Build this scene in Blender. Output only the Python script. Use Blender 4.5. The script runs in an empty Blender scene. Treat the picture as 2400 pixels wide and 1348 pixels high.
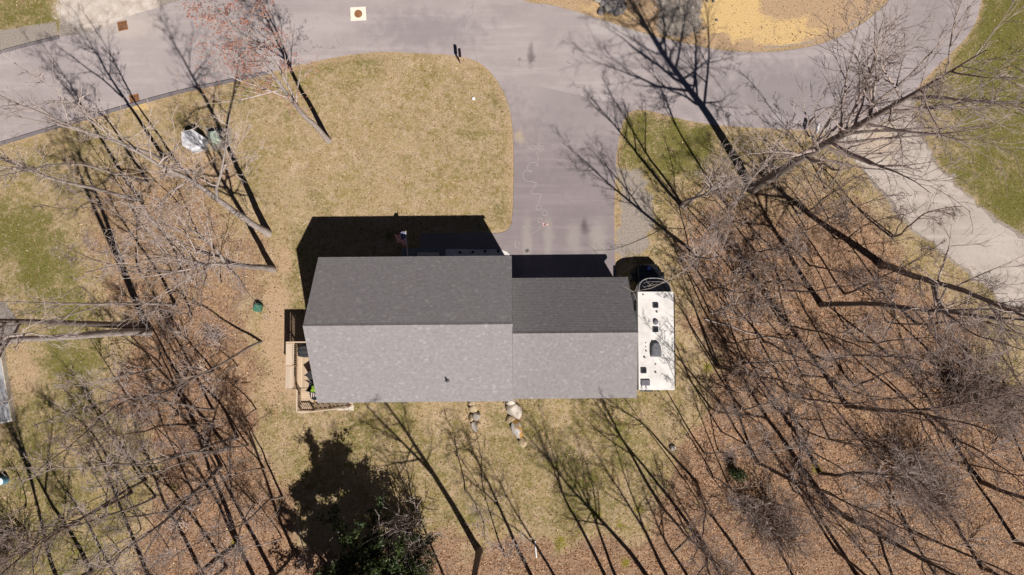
import bpy, bmesh, math, random
import numpy as np
from mathutils import Vector, Matrix, Quaternion, Euler
from mathutils.geometry import tessellate_polygon

R = math.radians
scene = bpy.context.scene
COL = scene.collection

# ------------------------------------------------------------------ camera
F, CX, CY, CAMH = 1600.0, 1200.0, 674.0, 50.0
TILT = math.atan((760.0 - CY) / F)
cam = bpy.data.cameras.new('camera'); cam.sensor_width = 36; cam.lens = 36 * F / 2400
cam.clip_start = 0.5; cam.clip_end = 3000
camo = bpy.data.objects.new('camera', cam); COL.objects.link(camo)
camo.location = (0, 0, CAMH); camo.rotation_euler = (TILT, 0, 0)
scene.camera = camo
scene.render.resolution_x, scene.render.resolution_y = 1024, 575

# ------------------------------------------------------------------ light
SUNV = Vector((0.375, -0.652, 1.0)).normalized()          # towards the sun
EL = math.asin(SUNV.z); AZ = math.atan2(SUNV.x, SUNV.y)
w = bpy.data.worlds.new('World'); scene.world = w; w.use_nodes = True
wn = w.node_tree.nodes; wl = w.node_tree.links
bg = wn['Background']; sky = wn.new('ShaderNodeTexSky'); sky.sky_type = 'NISHITA'
sky.sun_disc = False; sky.sun_elevation = EL; sky.sun_rotation = AZ
wl.new(sky.outputs[0], bg.inputs[0]); bg.inputs[1].default_value = 0.05
sky.air_density = .22; sky.dust_density = .1; sky.altitude = 300
sun = bpy.data.lights.new('sun', 'SUN'); sun.energy = 5.0; sun.angle = R(0.53); sun.color = (1, .945, .87)
suno = bpy.data.objects.new('sun', sun); COL.objects.link(suno)
suno.location = SUNV * 120; suno.rotation_euler = SUNV.to_track_quat('Z', 'Y').to_euler()
vs = scene.view_settings
vs.view_transform = 'Standard'; vs.look = 'None'; vs.gamma = 1; vs.exposure = 0.31

# ------------------------------------------------------------------ pixel <-> ground
cT, sT = math.cos(TILT), math.sin(TILT)
def at(x, y, z=0.0):
    dx = (x - CX) / F; dy = -(y - CY) / F
    d = Vector((dx, sT + dy * cT, -cT + dy * sT))
    k = (z - CAMH) / d.z
    return Vector((d.x * k, d.y * k, z))
def px_of(X, Y):                       # ground points -> pixel (vectorised)
    qz = -CAMH
    wd = Y * sT - qz * cT
    return CX + F * X / wd, CY - F * (Y * cT + qz * sT) / wd

# ------------------------------------------------------------------ helpers
def tag(o, label=None, cat=None, group=None, kind=None):
    if label: o['label'] = label
    if cat: o['category'] = cat
    if group: o['group'] = group
    if kind: o['kind'] = kind
    return o
def link(name, me, mat=None, parent=None):
    o = bpy.data.objects.new(name, me); COL.objects.link(o)
    if mat is not None and not me.materials: me.materials.append(mat)
    if parent: o.parent = parent
    return o
def empty(name, loc=(0, 0, 0), rz=0):
    o = bpy.data.objects.new(name, None); COL.objects.link(o)
    o.location = loc; o.rotation_euler = (0, 0, rz); o.empty_display_size = .3
    return o
def mesh_np(name, V, Fq, smooth=False, mat=None):
    V = np.asarray(V, np.float32); Fq = np.asarray(Fq, np.int32)
    me = bpy.data.meshes.new(name); n, k = Fq.shape
    me.vertices.add(len(V)); me.vertices.foreach_set('co', V.ravel())
    me.loops.add(n * k); me.loops.foreach_set('vertex_index', Fq.ravel())
    me.polygons.add(n); me.polygons.foreach_set('loop_start', np.arange(n, dtype=np.int32) * k)
    me.polygons.foreach_set('use_smooth', np.full(n, bool(smooth)))
    me.update(calc_edges=True)
    if mat: me.materials.append(mat)
    return me
class MB:
    """collects simple solids into one mesh"""
    def __init__(s): s.v = []; s.f = []
    def quadbox(s, c):                 # 8 corners bottom 4 ccw, top 4 ccw
        b = len(s.v); s.v += [tuple(p) for p in c]
        for q in ((3, 2, 1, 0), (4, 5, 6, 7), (0, 1, 5, 4), (1, 2, 6, 5), (2, 3, 7, 6), (3, 0, 4, 7)):
            s.f.append(tuple(b + i for i in q))
        return s
    def box(s, x0, x1, y0, y1, z0, z1):
        return s.quadbox([(x0, y0, z0), (x1, y0, z0), (x1, y1, z0), (x0, y1, z0), (x0, y0, z1), (x1, y0, z1), (x1, y1, z1), (x0, y1, z1)])
    def prism(s, poly, z0, z1, taper=1.0, cap=True):
        b = len(s.v); n = len(poly)
        cx = sum(p[0] for p in poly) / n; cy = sum(p[1] for p in poly) / n
        s.v += [(p[0], p[1], z0) for p in poly] + [(cx + (p[0] - cx) * taper, cy + (p[1] - cy) * taper, z1) for p in poly]
        for i in range(n):
            j = (i + 1) % n; s.f.append((b + i, b + j, b + n + j, b + n + i))
        if cap: s.f.append(tuple(b + n + i for i in range(n))); s.f.append(tuple(b + i for i in reversed(range(n))))
        return s
    def bar(s, a, c, wd, ht=None):
        a = Vector(a); c = Vector(c); ht = ht or wd
        d = (c - a).normalized(); up = Vector((0, 0, 1)) if abs(d.z) < .9 else Vector((0, 1, 0))
        u = d.cross(up).normalized() * wd / 2; v = u.cross(d).normalized() * ht / 2
        return s.quadbox([a - u - v, a + u - v, c + u - v, c - u - v, a - u + v, a + u + v, c + u + v, c - u + v])
    def tube(s, pts, rads, n=8, cap=True):
        pts = [Vector(p) for p in pts]; b = len(s.v)
        if not hasattr(rads, '__len__'): rads = [rads] * len(pts)
        for i, p in enumerate(pts):
            d = (pts[min(i + 1, len(pts) - 1)] - pts[max(i - 1, 0)]).normalized()
            ref = Vector((0, 0, 1)) if abs(d.z) < .9 else Vector((1, 0, 0))
            u = d.cross(ref).normalized(); v = d.cross(u)
            for k in range(n):
                a = 2 * math.pi * k / n; s.v.append(tuple(p + (u * math.cos(a) + v * math.sin(a)) * rads[i]))
        for i in range(len(pts) - 1):
            for k in range(n):
                k2 = (k + 1) % n; s.f.append((b + i * n + k, b + i * n + k2, b + (i + 1) * n + k2, b + (i + 1) * n + k))
        if cap: s.f.append(tuple(b + k for k in range(n))); s.f.append(tuple(b + (len(pts) - 1) * n + k for k in reversed(range(n))))
        return s
    def mesh(s, name, mat=None, smooth=False, bevel=0):
        me = bpy.data.meshes.new(name); me.from_pydata(s.v, [], s.f)
        bm = bmesh.new(); bm.from_mesh(me); bmesh.ops.recalc_face_normals(bm, faces=bm.faces)
        if bevel: bmesh.ops.bevel(bm, geom=list(bm.edges), offset=bevel, segments=2, affect='EDGES', profile=.6)
        bm.to_mesh(me); bm.free()
        if smooth: me.polygons.foreach_set('use_smooth', [True] * len(me.polygons))
        if mat: me.materials.append(mat)
        return me
    def build(s, name, mat, parent=None, smooth=False, bevel=0):
        return link(name, s.mesh(name, mat, smooth, bevel), None, parent)

def smooth_poly(pts, sub=6, closed=False):
    P = [Vector((p[0], p[1])) for p in pts]; out = []; n = len(P)
    rng = range(n) if closed else range(n - 1)
    for i in rng:
        if closed: a, b, c, d = P[(i - 1) % n], P[i], P[(i + 1) % n], P[(i + 2) % n]
        else: a, b, c, d = P[max(i - 1, 0)], P[i], P[i + 1], P[min(i + 2, n - 1)]
        for k in range(sub):
            t = k / sub
            out.append(.5 * ((2 * b) + (c - a) * t + (2 * a - 5 * b + 4 * c - d) * t * t + (3 * b - a - 3 * c + d) * t ** 3))
    if not closed: out.append(P[-1])
    return [(p.x, p.y) for p in out]

# numpy value noise
_rs = np.random.RandomState(7); _tab = _rs.rand(256, 256)
def vnoise(x, y):
    xi = np.floor(x).astype(int); yi = np.floor(y).astype(int); fx = x - xi; fy = y - yi
    fx = fx * fx * (3 - 2 * fx); fy = fy * fy * (3 - 2 * fy)
    a = _tab[xi % 256, yi % 256]; b = _tab[(xi + 1) % 256, yi % 256]; c = _tab[xi % 256, (yi + 1) % 256]; d = _tab[(xi + 1) % 256, (yi + 1) % 256]
    return (a * (1 - fx) + b * fx) * (1 - fy) + (c * (1 - fx) + d * fx) * fy
def fbm(x, y, o=4):
    s = 0; a = .5
    for i in range(o): s = s + a * vnoise(x * 2 ** i + 17.3 * i, y * 2 ** i + 9.1 * i); a *= .5
    return s / (1 - .5 ** o)
def poly_sd(px, py, poly):
    """signed distance, positive inside, in pixels"""
    P = np.array(poly, float); d = np.full(px.shape, 1e9); ins = np.zeros(px.shape, bool)
    for i in range(len(P)):
        a = P[i]; b = P[(i + 1) % len(P)]; e = b - a
        t = np.clip(((px - a[0]) * e[0] + (py - a[1]) * e[1]) / max(e @ e, 1e-9), 0, 1)
        d = np.minimum(d, np.hypot(px - a[0] - t * e[0], py - a[1] - t * e[1]))
        c = ((a[1] > py) != (b[1] > py))
        with np.errstate(divide='ignore', invalid='ignore'):
            xx = a[0] + (py - a[1]) * e[0] / (e[1] if abs(e[1]) > 1e-9 else 1e-9)
        ins ^= c & (px < xx)
    return np.where(ins, d, -d)
def sstep(a, b, x):
    t = np.clip((x - a) / (b - a), 0, 1); return t * t * (3 - 2 * t)

# ------------------------------------------------------------------ materials
def nm(name):
    m = bpy.data.materials.new(name); m.use_nodes = True
    nt = m.node_tree; b = nt.nodes['Principled BSDF']; b.inputs['Specular IOR Level'].default_value = .25
    return m, nt.nodes, nt.links, b
def col4(c): return (c[0], c[1], c[2], 1)
def noise(N, L, vec, scale, detail=3, rough=.55, dist=0):
    n = N.new('ShaderNodeTexNoise'); n.inputs['Scale'].default_value = scale; n.inputs['Detail'].default_value = detail
    n.inputs['Roughness'].default_value = rough; n.inputs['Distortion'].default_value = dist
    if vec is not None: L.new(vec, n.inputs['Vector'])
    return n.outputs['Fac']
def ramp(N, L, fac, stops):
    r = N.new('ShaderNodeValToRGB'); L.new(fac, r.inputs[0]); el = r.color_ramp.elements
    while len(el) < len(stops): el.new(.5)
    for e, (p, c) in zip(el, stops): e.position = p; e.color = col4(c) if hasattr(c, '__len__') else (c, c, c, 1)
    return r.outputs[0]
def mix(N, L, fac, a, b, mode='MIX'):
    m = N.new('ShaderNodeMix'); m.data_type = 'RGBA'; m.blend_type = mode
    for s, v in ((m.inputs[0], fac), (m.inputs[6], a), (m.inputs[7], b)):
        if hasattr(v, 'is_linked') or hasattr(v, 'links'): L.new(v, s)
        elif hasattr(v, '__len__'): s.default_value = col4(v)
        else: s.default_value = v
    return m.outputs[2]
def mth(N, L, op, a, b=0, c=None, clamp=False):
    m = N.new('ShaderNodeMath'); m.operation = op; m.use_clamp = clamp
    for s, v in zip(m.inputs, (a, b) if c is None else (a, b, c)):
        if hasattr(v, 'links'): L.new(v, s)
        else: s.default_value = v
    return m.outputs[0]
def mrange(N, L, v, a, b, c=0, d=1):
    m = N.new('ShaderNodeMapRange'); m.interpolation_type = 'SMOOTHSTEP'; L.new(v, m.inputs[0])
    for i, x in enumerate((a, b, c, d)): m.inputs[i + 1].default_value = x
    return m.outputs[0]
def bump(N, L, b, h, strength=.5, dist=.02):
    bp = N.new('ShaderNodeBump'); bp.inputs['Strength'].default_value = strength; bp.inputs['Distance'].default_value = dist
    L.new(h, bp.inputs['Height']); L.new(bp.outputs[0], b.inputs['Normal'])
def gpos(N): return N.new('ShaderNodeNewGeometry').outputs['Position']
def opos(N): return N.new('ShaderNodeTexCoord').outputs['Object']
def plain(name, c, rough=.6, var=.12, scale=6, metal=0, bumpd=0, spec=.25, coord='obj'):
    m, N, L, b = nm(name); v = opos(N) if coord == 'obj' else gpos(N)
    f = noise(N, L, v, scale, 5, .65)
    lo = [x * (1 - var * 1.6) for x in c]; hi = [min(1, x * (1 + var * 1.4)) for x in c]
    L.new(ramp(N, L, f, [(.3, lo), (.7, hi)]), b.inputs['Base Color'])
    b.inputs['Roughness'].default_value = rough; b.inputs['Metallic'].default_value = metal; b.inputs['Specular IOR Level'].default_value = spec
    if bumpd: bump(N, L, b, noise(N, L, v, scale * 4, 4), .6, bumpd)
    return m
def island(N, L):
    g = N.new('ShaderNodeNewGeometry'); oi = N.new('ShaderNodeObjectInfo')
    return mth(N, L, 'FRACT', mth(N, L, 'ADD', g.outputs['Random Per Island'], mth(N, L, 'MULTIPLY', oi.outputs['Random'], 7.31)))

def m_ground():
    m, N, L, b = nm('ground_cover'); P = gpos(N)
    A = N.new('ShaderNodeAttribute'); A.attribute_name = 'zone'; s1 = N.new('ShaderNodeSeparateColor'); L.new(A.outputs['Color'], s1.inputs[0])
    B = N.new('ShaderNodeAttribute'); B.attribute_name = 'soil'; s2 = N.new('ShaderNodeSeparateColor'); L.new(B.outputs['Color'], s2.inputs[0])
    big = noise(N, L, P, .35, 4); med = noise(N, L, P, 1.6, 5, .6); fine = noise(N, L, P, 9, 5, .7); vf = noise(N, L, P, 26, 3, .7)
    def edge(ch, amp=.55):
        e = mth(N, L, 'ADD', ch, mth(N, L, 'MULTIPLY', mth(N, L, 'SUBTRACT', mth(N, L, 'MULTIPLY_ADD', fine, .6, mth(N, L, 'MULTIPLY', med, .4)), .5), amp * 2))
        return mrange(N, L, e, .36, .64)
    grain = mth(N, L, 'MULTIPLY_ADD', vf, .5, mth(N, L, 'MULTIPLY', fine, .5))
    mid = noise(N, L, P, 4.2, 4, .65)
    straw = ramp(N, L, grain, [(.3, (.17, .12, .07)), (.46, (.36, .265, .175)), (.56, (.45, .345, .235)), (.7, (.62, .51, .385))])
    straw2 = ramp(N, L, grain, [(.3, (.13, .095, .03)), (.5, (.295, .22, .09)), (.7, (.46, .36, .18))])
    c = mix(N, L, mrange(N, L, mth(N, L, 'MULTIPLY_ADD', mid, .4, mth(N, L, 'MULTIPLY_ADD', big, .3, mth(N, L, 'MULTIPLY', med, .3))), .41, .62), straw, straw2)
    pinkish = ramp(N, L, grain, [(.3, (.24, .165, .105)), (.5, (.46, .345, .245)), (.7, (.62, .50, .39))])
    c = mix(N, L, mrange(N, L, noise(N, L, P, .9, 4, .6, .8), .52, .68, 0, .8), c, pinkish)
    blot = mth(N, L, 'MULTIPLY_ADD', noise(N, L, P, .7, 6, .7, .5), .6, mth(N, L, 'MULTIPLY', noise(N, L, P, 2.6, 5, .7), .4))
    c = mix(N, L, 1.0, c, ramp(N, L, blot, [(.36, (.72, .69, .58)), (.5, (.97, .96, .93)), (.64, (1.0, 1.0, 1.0))]), 'MULTIPLY')
    green = ramp(N, L, grain, [(.3, (.03, .042, .008)), (.5, (.135, .124, .034)), (.62, (.215, .192, .062)), (.75, (.38, .32, .14))])
    ge = mth(N, L, 'ADD', s1.outputs[1], mth(N, L, 'MULTIPLY', mth(N, L, 'SUBTRACT', mth(N, L, 'MULTIPLY_ADD', fine, .35, mth(N, L, 'MULTIPLY_ADD', mid, .35, mth(N, L, 'MULTIPLY', med, .3))), .5), 3.8))
    c = mix(N, L, mrange(N, L, ge, .22, 1.0, 0, 1.0), c, green)
    tan = ramp(N, L, grain, [(.3, (.20, .12, .065)), (.5, (.40, .275, .175)), (.7, (.56, .42, .29))])
    c = mix(N, L, edge(s2.outputs[0]), c, tan)
    vor = N.new('ShaderNodeTexVoronoi'); vor.inputs['Scale'].default_value = 11; L.new(P, vor.inputs['Vector'])
    sv = N.new('ShaderNodeSeparateColor'); L.new(vor.outputs['Color'], sv.inputs[0])
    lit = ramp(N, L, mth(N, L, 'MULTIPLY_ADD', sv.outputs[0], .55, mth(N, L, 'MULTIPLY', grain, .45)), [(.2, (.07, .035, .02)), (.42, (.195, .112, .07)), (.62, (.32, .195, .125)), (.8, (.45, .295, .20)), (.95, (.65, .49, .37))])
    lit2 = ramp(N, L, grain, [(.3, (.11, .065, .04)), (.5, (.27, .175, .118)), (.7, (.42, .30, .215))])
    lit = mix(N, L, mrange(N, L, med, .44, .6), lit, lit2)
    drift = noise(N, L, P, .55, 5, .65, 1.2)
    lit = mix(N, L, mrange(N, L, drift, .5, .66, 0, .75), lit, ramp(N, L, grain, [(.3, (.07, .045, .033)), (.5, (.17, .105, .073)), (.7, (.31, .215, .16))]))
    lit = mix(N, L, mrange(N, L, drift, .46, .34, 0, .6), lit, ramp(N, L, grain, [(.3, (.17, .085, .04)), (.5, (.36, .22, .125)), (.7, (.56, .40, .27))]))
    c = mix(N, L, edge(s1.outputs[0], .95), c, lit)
    moss = ramp(N, L, grain, [(.3, (.07, .07, .008)), (.7, (.27, .23, .03))])
    c = mix(N, L, edge(s2.outputs[2]), c, moss)
    grav = ramp(N, L, grain, [(.28, (.10, .08, .07)), (.45, (.24, .205, .18)), (.58, (.34, .295, .265)), (.72, (.52, .47, .43))])
    c = mix(N, L, edge(s1.outputs[2], .4), c, grav)
    sand = ramp(N, L, grain, [(.3, (.36, .21, .075)), (.5, (.56, .39, .185)), (.7, (.72, .55, .32))])
    sf = mth(N, L, 'ADD', s2.outputs[1], mth(N, L, 'MULTIPLY', mth(N, L, 'SUBTRACT', mth(N, L, 'MULTIPLY_ADD', mid, .5, mth(N, L, 'MULTIPLY', med, .5)), .5), 1.8))
    c = mix(N, L, mrange(N, L, sf, .15, .6), c, sand)
    pale = ramp(N, L, mth(N, L, 'MULTIPLY_ADD', med, .6, mth(N, L, 'MULTIPLY', grain, .4)), [(.35, (.38, .31, .27)), (.5, (.50, .43, .385)), (.65, (.64, .58, .54))])
    pf = mth(N, L, 'ADD', B.outputs['Alpha'], mth(N, L, 'MULTIPLY', mth(N, L, 'SUBTRACT', mth(N, L, 'MULTIPLY_ADD', mid, .5, mth(N, L, 'MULTIPLY', med, .5)), .5), 1.8))
    c = mix(N, L, mrange(N, L, pf, .35, .75), c, pale)
    L.new(c, b.inputs['Base Color']); b.inputs['Roughness'].default_value = .95; b.inputs['Specular IOR Level'].default_value = .05
    bump(N, L, b, mth(N, L, 'MULTIPLY_ADD', vf, .4, mth(N, L, 'MULTIPLY', fine, .6)), .8, .09)
    return m

def m_asphalt(name, lo, hi, stains=()):
    m, N, L, b = nm(name); P = gpos(N)
    big = noise(N, L, P, .22, 4, .6, .6); med = noise(N, L, P, 1.3, 5, .6); vf = noise(N, L, P, 30, 3, .8)
    f = mth(N, L, 'MULTIPLY_ADD', big, .45, mth(N, L, 'MULTIPLY_ADD', med, .2, mth(N, L, 'MULTIPLY_ADD', vf, .15, mth(N, L, 'MULTIPLY', noise(N, L, P, 9, 4, .8), .2))))
    c = ramp(N, L, f, [(.36, lo), (.64, hi)])
    mp = N.new('ShaderNodeMapping'); mp.inputs['Rotation'].default_value = (0, 0, R(-8)); mp.inputs['Scale'].default_value = (.12, 1.6, 1); L.new(P, mp.inputs[0])
    c = mix(N, L, mrange(N, L, noise(N, L, mp.outputs[0], 1, 5), .46, .72, 0, .4), c, [x * 1.25 for x in hi])
    vc = N.new('ShaderNodeTexVoronoi'); vc.feature = 'DISTANCE_TO_EDGE'; vc.inputs['Scale'].default_value = .16
    wv = N.new('ShaderNodeVectorMath'); wv.operation = 'ADD'; L.new(P, wv.inputs[0]); nz = N.new('ShaderNodeTexNoise'); nz.inputs['Scale'].default_value = .8; nz.inputs['Detail'].default_value = 5; L.new(P, nz.inputs['Vector']); sc_ = N.new('ShaderNodeVectorMath'); sc_.operation = 'SCALE'; sc_.inputs['Scale'].default_value = 2.2; L.new(nz.outputs['Color'], sc_.inputs[0]); L.new(sc_.outputs[0], wv.inputs[1]); L.new(wv.outputs[0], vc.inputs['Vector'])
    crk = mth(N, L, 'MULTIPLY', mrange(N, L, vc.outputs['Distance'], .006, .001, 0, .5), mrange(N, L, big, .45, .55))
    c = mix(N, L, crk, c, [x * .35 for x in lo])
    for (pos, rx, ry, sc, st) in stains:
        sub = N.new('ShaderNodeVectorMath'); sub.operation = 'SUBTRACT'; L.new(P, sub.inputs[0]); sub.inputs[1].default_value = (pos.x, pos.y, pos.z)
        mul = N.new('ShaderNodeVectorMath'); mul.operation = 'MULTIPLY'; L.new(sub.outputs[0], mul.inputs[0]); mul.inputs[1].default_value = (1 / rx, 1 / ry, 0)
        ln = N.new('ShaderNodeVectorMath'); ln.operation = 'LENGTH'; L.new(mul.outputs[0], ln.inputs[0])
        d = mth(N, L, 'ADD', ln.outputs['Value'], mth(N, L, 'MULTIPLY', mth(N, L, 'SUBTRACT', med, .5), 1.6))
        c = mix(N, L, mrange(N, L, d, 1.1, .2, 0, st), c, sc)
    L.new(c, b.inputs['Base Color']); b.inputs['Roughness'].default_value = .9; b.inputs['Specular IOR Level'].default_value = .1
    bump(N, L, b, vf, .4, .01)
    return m
def m_bark(name, c0, c1, moss=0):
    m, N, L, b = nm(name); P = opos(N)
    mp = N.new('ShaderNodeMapping'); mp.inputs['Scale'].default_value = (9, 9, 1.6); L.new(P, mp.inputs[0])
    f = noise(N, L, mp.outputs[0], 1.4, 5, .7); f2 = noise(N, L, P, .9, 3)
    c = ramp(N, L, mth(N, L, 'MULTIPLY_ADD', f, .7, mth(N, L, 'MULTIPLY', f2, .3)), [(.32, c0), (.66, c1)])
    oi = N.new('ShaderNodeObjectInfo'); c = mix(N, L, mth(N, L, 'MULTIPLY', oi.outputs['Random'], .35), c, [x * .6 for x in c0])
    L.new(c, b.inputs['Base Color']); b.inputs['Roughness'].default_value = .9; b.inputs['Specular IOR Level'].default_value = .1
    bump(N, L, b, f, .7, .03)
    return m
def m_random(name, stops, rough=.8, trans=0, spec=.15):
    m, N, L, b = nm(name); c = ramp(N, L, island(N, L), stops)
    f = noise(N, L, gpos(N), 5, 4); c = mix(N, L, mrange(N, L, f, .35, .65, 0, .3), c, [(s * .7) for s in stops[0][1]])
    L.new(c, b.inputs['Base Color']); b.inputs['Roughness'].default_value = rough; b.inputs['Specular IOR Level'].default_value = spec
    return m
def m_wood(name, c0, c1, along='Y'):
    m, N, L, b = nm(name); P = opos(N)
    mp = N.new('ShaderNodeMapping'); mp.inputs['Scale'].default_value = (14, .8, 8) if along == 'Y' else (.8, 14, 8); L.new(P, mp.inputs[0])
    f = noise(N, L, mp.outputs[0], 2, 5, .7); oi = N.new('ShaderNodeObjectInfo')
    c = ramp(N, L, mth(N, L, 'MULTIPLY_ADD', f, .65, mth(N, L, 'MULTIPLY', oi.outputs['Random'], .35)), [(.2, c0), (.8, c1)])
    L.new(c, b.inputs['Base Color']); b.inputs['Roughness'].default_value = .85
    return m

M = {}
M['ground'] = m_ground()
M['bark_pale'] = m_bark('bark_pale', (.24, .195, .175), (.54, .48, .45))
M['bark_grey'] = m_bark('bark_grey', (.13, .10, .085), (.34, .285, .25))
M['bark_brown'] = m_bark('bark_brown', (.075, .052, .04), (.24, .18, .145))
M['twig_pale'] = plain('twig_pale', (.43, .355, .325), .9, .25, 2)
M['twig_grey'] = plain('twig_grey', (.33, .265, .24), .9, .25, 2)
M['twig_brown'] = plain('twig_brown', (.25, .185, .16), .9, .25, 2)
M['bud'] = m_random('red_buds', [(0, (.20, .07, .05)), (.5, (.34, .13, .09)), (1, (.45, .22, .15))])
M['leaf'] = m_random('dead_leaves', [(0, (.11, .05, .024)), (.35, (.25, .13, .07)), (.65, (.365, .21, .12)), (.88, (.47, .31, .20)), (1, (.70, .53, .38))])
M['blade'] = None
M['shingle'] = m_random('asphalt_shingle', [(0, (.228, .21, .216)), (.3, (.246, .227, .233)), (.85, (.258, .239, .246)), (.95, (.275, .257, .264)), (1, (.31, .292, .298))], .95, spec=.08)
M['metal_roof'] = plain('metal_roof', (.36, .36, .38), .5, .08, 1.5)
M['white'] = plain('white_trim', (.72, .70, .68), .6, .06)
M['siding'] = plain('siding', (.42, .43, .44), .7, .05)
M['glass'] = plain('dark_glass', (.02, .025, .035), .08, .05, spec=.6)
M['black'] = plain('black_paint', (.012, .012, .016), .25, .2, spec=.5)
M['black_matte'] = plain('black_cover', (.03, .03, .034), .7, .3, 5, bumpd=.01)
M['grey_plastic'] = plain('grey_plastic', (.11, .11, .13), .5, .15)
M['rv_white'] = plain('rv_roof_white', (.60, .575, .565), .5, .12, 1.1)
M['rv_grey'] = plain('rv_side_grey', (.38, .375, .38), .4, .08, 1.6)
M['concrete'] = plain('concrete', (.55, .50, .43), .9, .12, 4, bumpd=.004)
M['paver'] = plain('pale_paver', (.60, .575, .56), .9, .12, 5, bumpd=.004)
M['slate'] = plain('slate_paver', (.20, .21, .225), .9, .15, 5, bumpd=.004)
M['rust'] = plain('rusty_iron', (.24, .11, .05), .85, .3, 9, bumpd=.005)
M['deckwood'] = m_wood('deck_wood', (.33, .235, .155), (.58, .455, .335))
M['deckwoodx'] = m_wood('deck_wood_across', (.33, .235, .155), (.58, .455, .335), 'X')
M['ledgewood'] = m_wood('ledge_wood', (.40, .31, .235), (.58, .47, .37))
M['postwood'] = m_wood('post_wood', (.30, .20, .13), (.50, .37, .26), 'X')
M['pvc'] = plain('white_pvc', (.75, .74, .74), .4, .05)
M['enamel'] = plain('white_enclosure', (.62, .62, .66), .55, .08, 2)
M['palegreen'] = plain('pale_green_enclosure', (.40, .46, .38), .55, .10, 3)
M['bingreen'] = plain('green_plastic', (.055, .16, .115), .22, .15, spec=.5)
M['blue'] = plain('blue_enamel', (.03, .09, .55), .3, .1, spec=.5)
M['red'] = plain('flag_red', (.62, .03, .045), .8, .1)
M['flagwhite'] = plain('flag_white', (.75, .73, .72), .8, .05)
M['flagblue'] = plain('flag_blue', (.03, .04, .16), .8, .1)
M['chalk'] = plain('chalk', (.33, .295, .30), .95, .25, 30, coord='g')
M['chalkpink'] = plain('pink_chalk', (.50, .33, .31), .95, .3, 12, coord='g')
M['foliage'] = m_random('evergreen_leaf', [(0, (.010, .018, .005)), (.5, (.026, .044, .010)), (.85, (.05, .078, .018)), (1, (.14, .165, .05))], .5, spec=.3)
M['stone_tan'] = plain('boulder_tan', (.40, .31, .20), .9, .25, 2.5, bumpd=.03)
M['stone_white'] = plain('boulder_white', (.60, .53, .46), .9, .16, 3, bumpd=.03)
M['stone_grey'] = plain('boulder_grey', (.36, .325, .29), .9, .3, 3, bumpd=.03)
M['stone_dark'] = plain('stone_dark', (.16, .145, .15), .9, .35, 3, bumpd=.03)
def m_rusty_boulder():
    m, N, L, b = nm('boulder_rust_streaked'); P = opos(N)
    f = noise(N, L, P, 1.3, 4); c = ramp(N, L, f, [(.47, (.46, .42, .40)), (.53, (.36, .20, .06))])
    L.new(c, b.inputs['Base Color']); b.inputs['Roughness'].default_value = .9; bump(N, L, b, noise(N, L, P, 8, 4), .6, .03); return m
M['stone_rust'] = m_rusty_boulder()
M['asphalt_road'] = m_asphalt('asphalt_road', (.27, .232, .236), (.36, .315, .318), [
    (at(1245, 130), .35, 1.1, (.10, .085, .085), .7), (at(1218, 140), .2, .2, (.10, .09, .09), .6), (at(1450, 60), 3, 1.2, (.42, .385, .37), .5), (at(300, 60), 3.6, 1.6, (.44, .385, .35), .7), (at(1000, 70), 6, 1.8, (.225, .198, .208), .7), (at(1850, 215), 11, 3.4, (.215, .19, .20), .8), (at(2180, 60), 4, 5, (.22, .195, .2), .6), (at(720, 60), 4, 1.4, (.37, .325, .325), .7)])
M['asphalt_drive'] = m_asphalt('asphalt_drive', (.185, .156, .165), (.245, .21, .217), [(at(1320, 130), 12, 8.0, (.312, .27, .274), 1.0),
    (at(1235, 562), .5, 2.2, (.31, .275, .255), .6), (at(1285, 560), .5, 2.2, (.30, .265, .25), .6), (at(1345, 560), .8, 1.6, (.30, .265, .25), .6), (at(1402, 560), .9, 1.8, (.31, .28, .26), .65),
    (at(1370, 530), .5, .7, (.08, .065, .07), .75), (at(1235, 588), .2, .18, (.05, .045, .05), .9), (at(1216, 320), .55, .6, (.42, .33, .22), .55), (at(1330, 250), 3, 3, (.22, .20, .205), .5)])
M['kerb'] = m_asphalt('asphalt_kerb', (.10, .09, .10), (.18, .16, .17))
M['gravel'] = m_asphalt('gravel_track', (.29, .248, .225), (.44, .385, .35), [(at(2060, 330), 2.2, 2.2, (.42, .32, .23), .6), (at(2320, 580), 3, 2, (.46, .41, .375), .5)])

# ------------------------------------------------------------------ outlines (photo pixels on the ground plane)
ROAD_LOW_L = [(-260, 415), (-120, 375), (0, 336), (150, 291), (300, 247), (430, 212), (560, 184), (620, 172), (720, 148), (800, 132), (850, 125), (900, 122), (960, 124), (1030, 127), (1075, 132), (1110, 141), (1140, 160), (1165, 190), (1185, 226), (1198, 272)]
ROAD_UP_R = [(1180, -60), (1225, 0), (1290, 12), (1360, 31), (1450, 60), (1520, 81), (1600, 101), (1680, 117), (1740, 122), (1800, 122), (1850, 118), (1910, 107), (1960, 90), (2000, 68), (2040, 42), (2085, 0), (2130, -70), (2160, -160)]
ROAD_R = [(2330, -160), (2315, -60), (2300, 0), (2287, 50), (2262, 90), (2228, 125), (2180, 172), (2145, 212), (2120, 250), (2060, 285), (1990, 303)]
ROAD_LOW_R = [(1940, 304), (1870, 304), (1800, 301), (1700, 295), (1620, 284), (1560, 270), (1515, 259), (1490, 258), (1470, 268), (1458, 290), (1450, 325)]
ROAD_UP_L = [(-260, 196), (-120, 160), (0, 124), (70, 105), (137, 88), (190, 79), (245, 64), (300, 40), (400, 8), (470, -20), (520, -60)]
def jit(pts, amp, seed):
    r = random.Random(seed); return [(x + r.uniform(-amp, amp), y + r.uniform(-amp, amp)) for x, y in pts]
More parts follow.
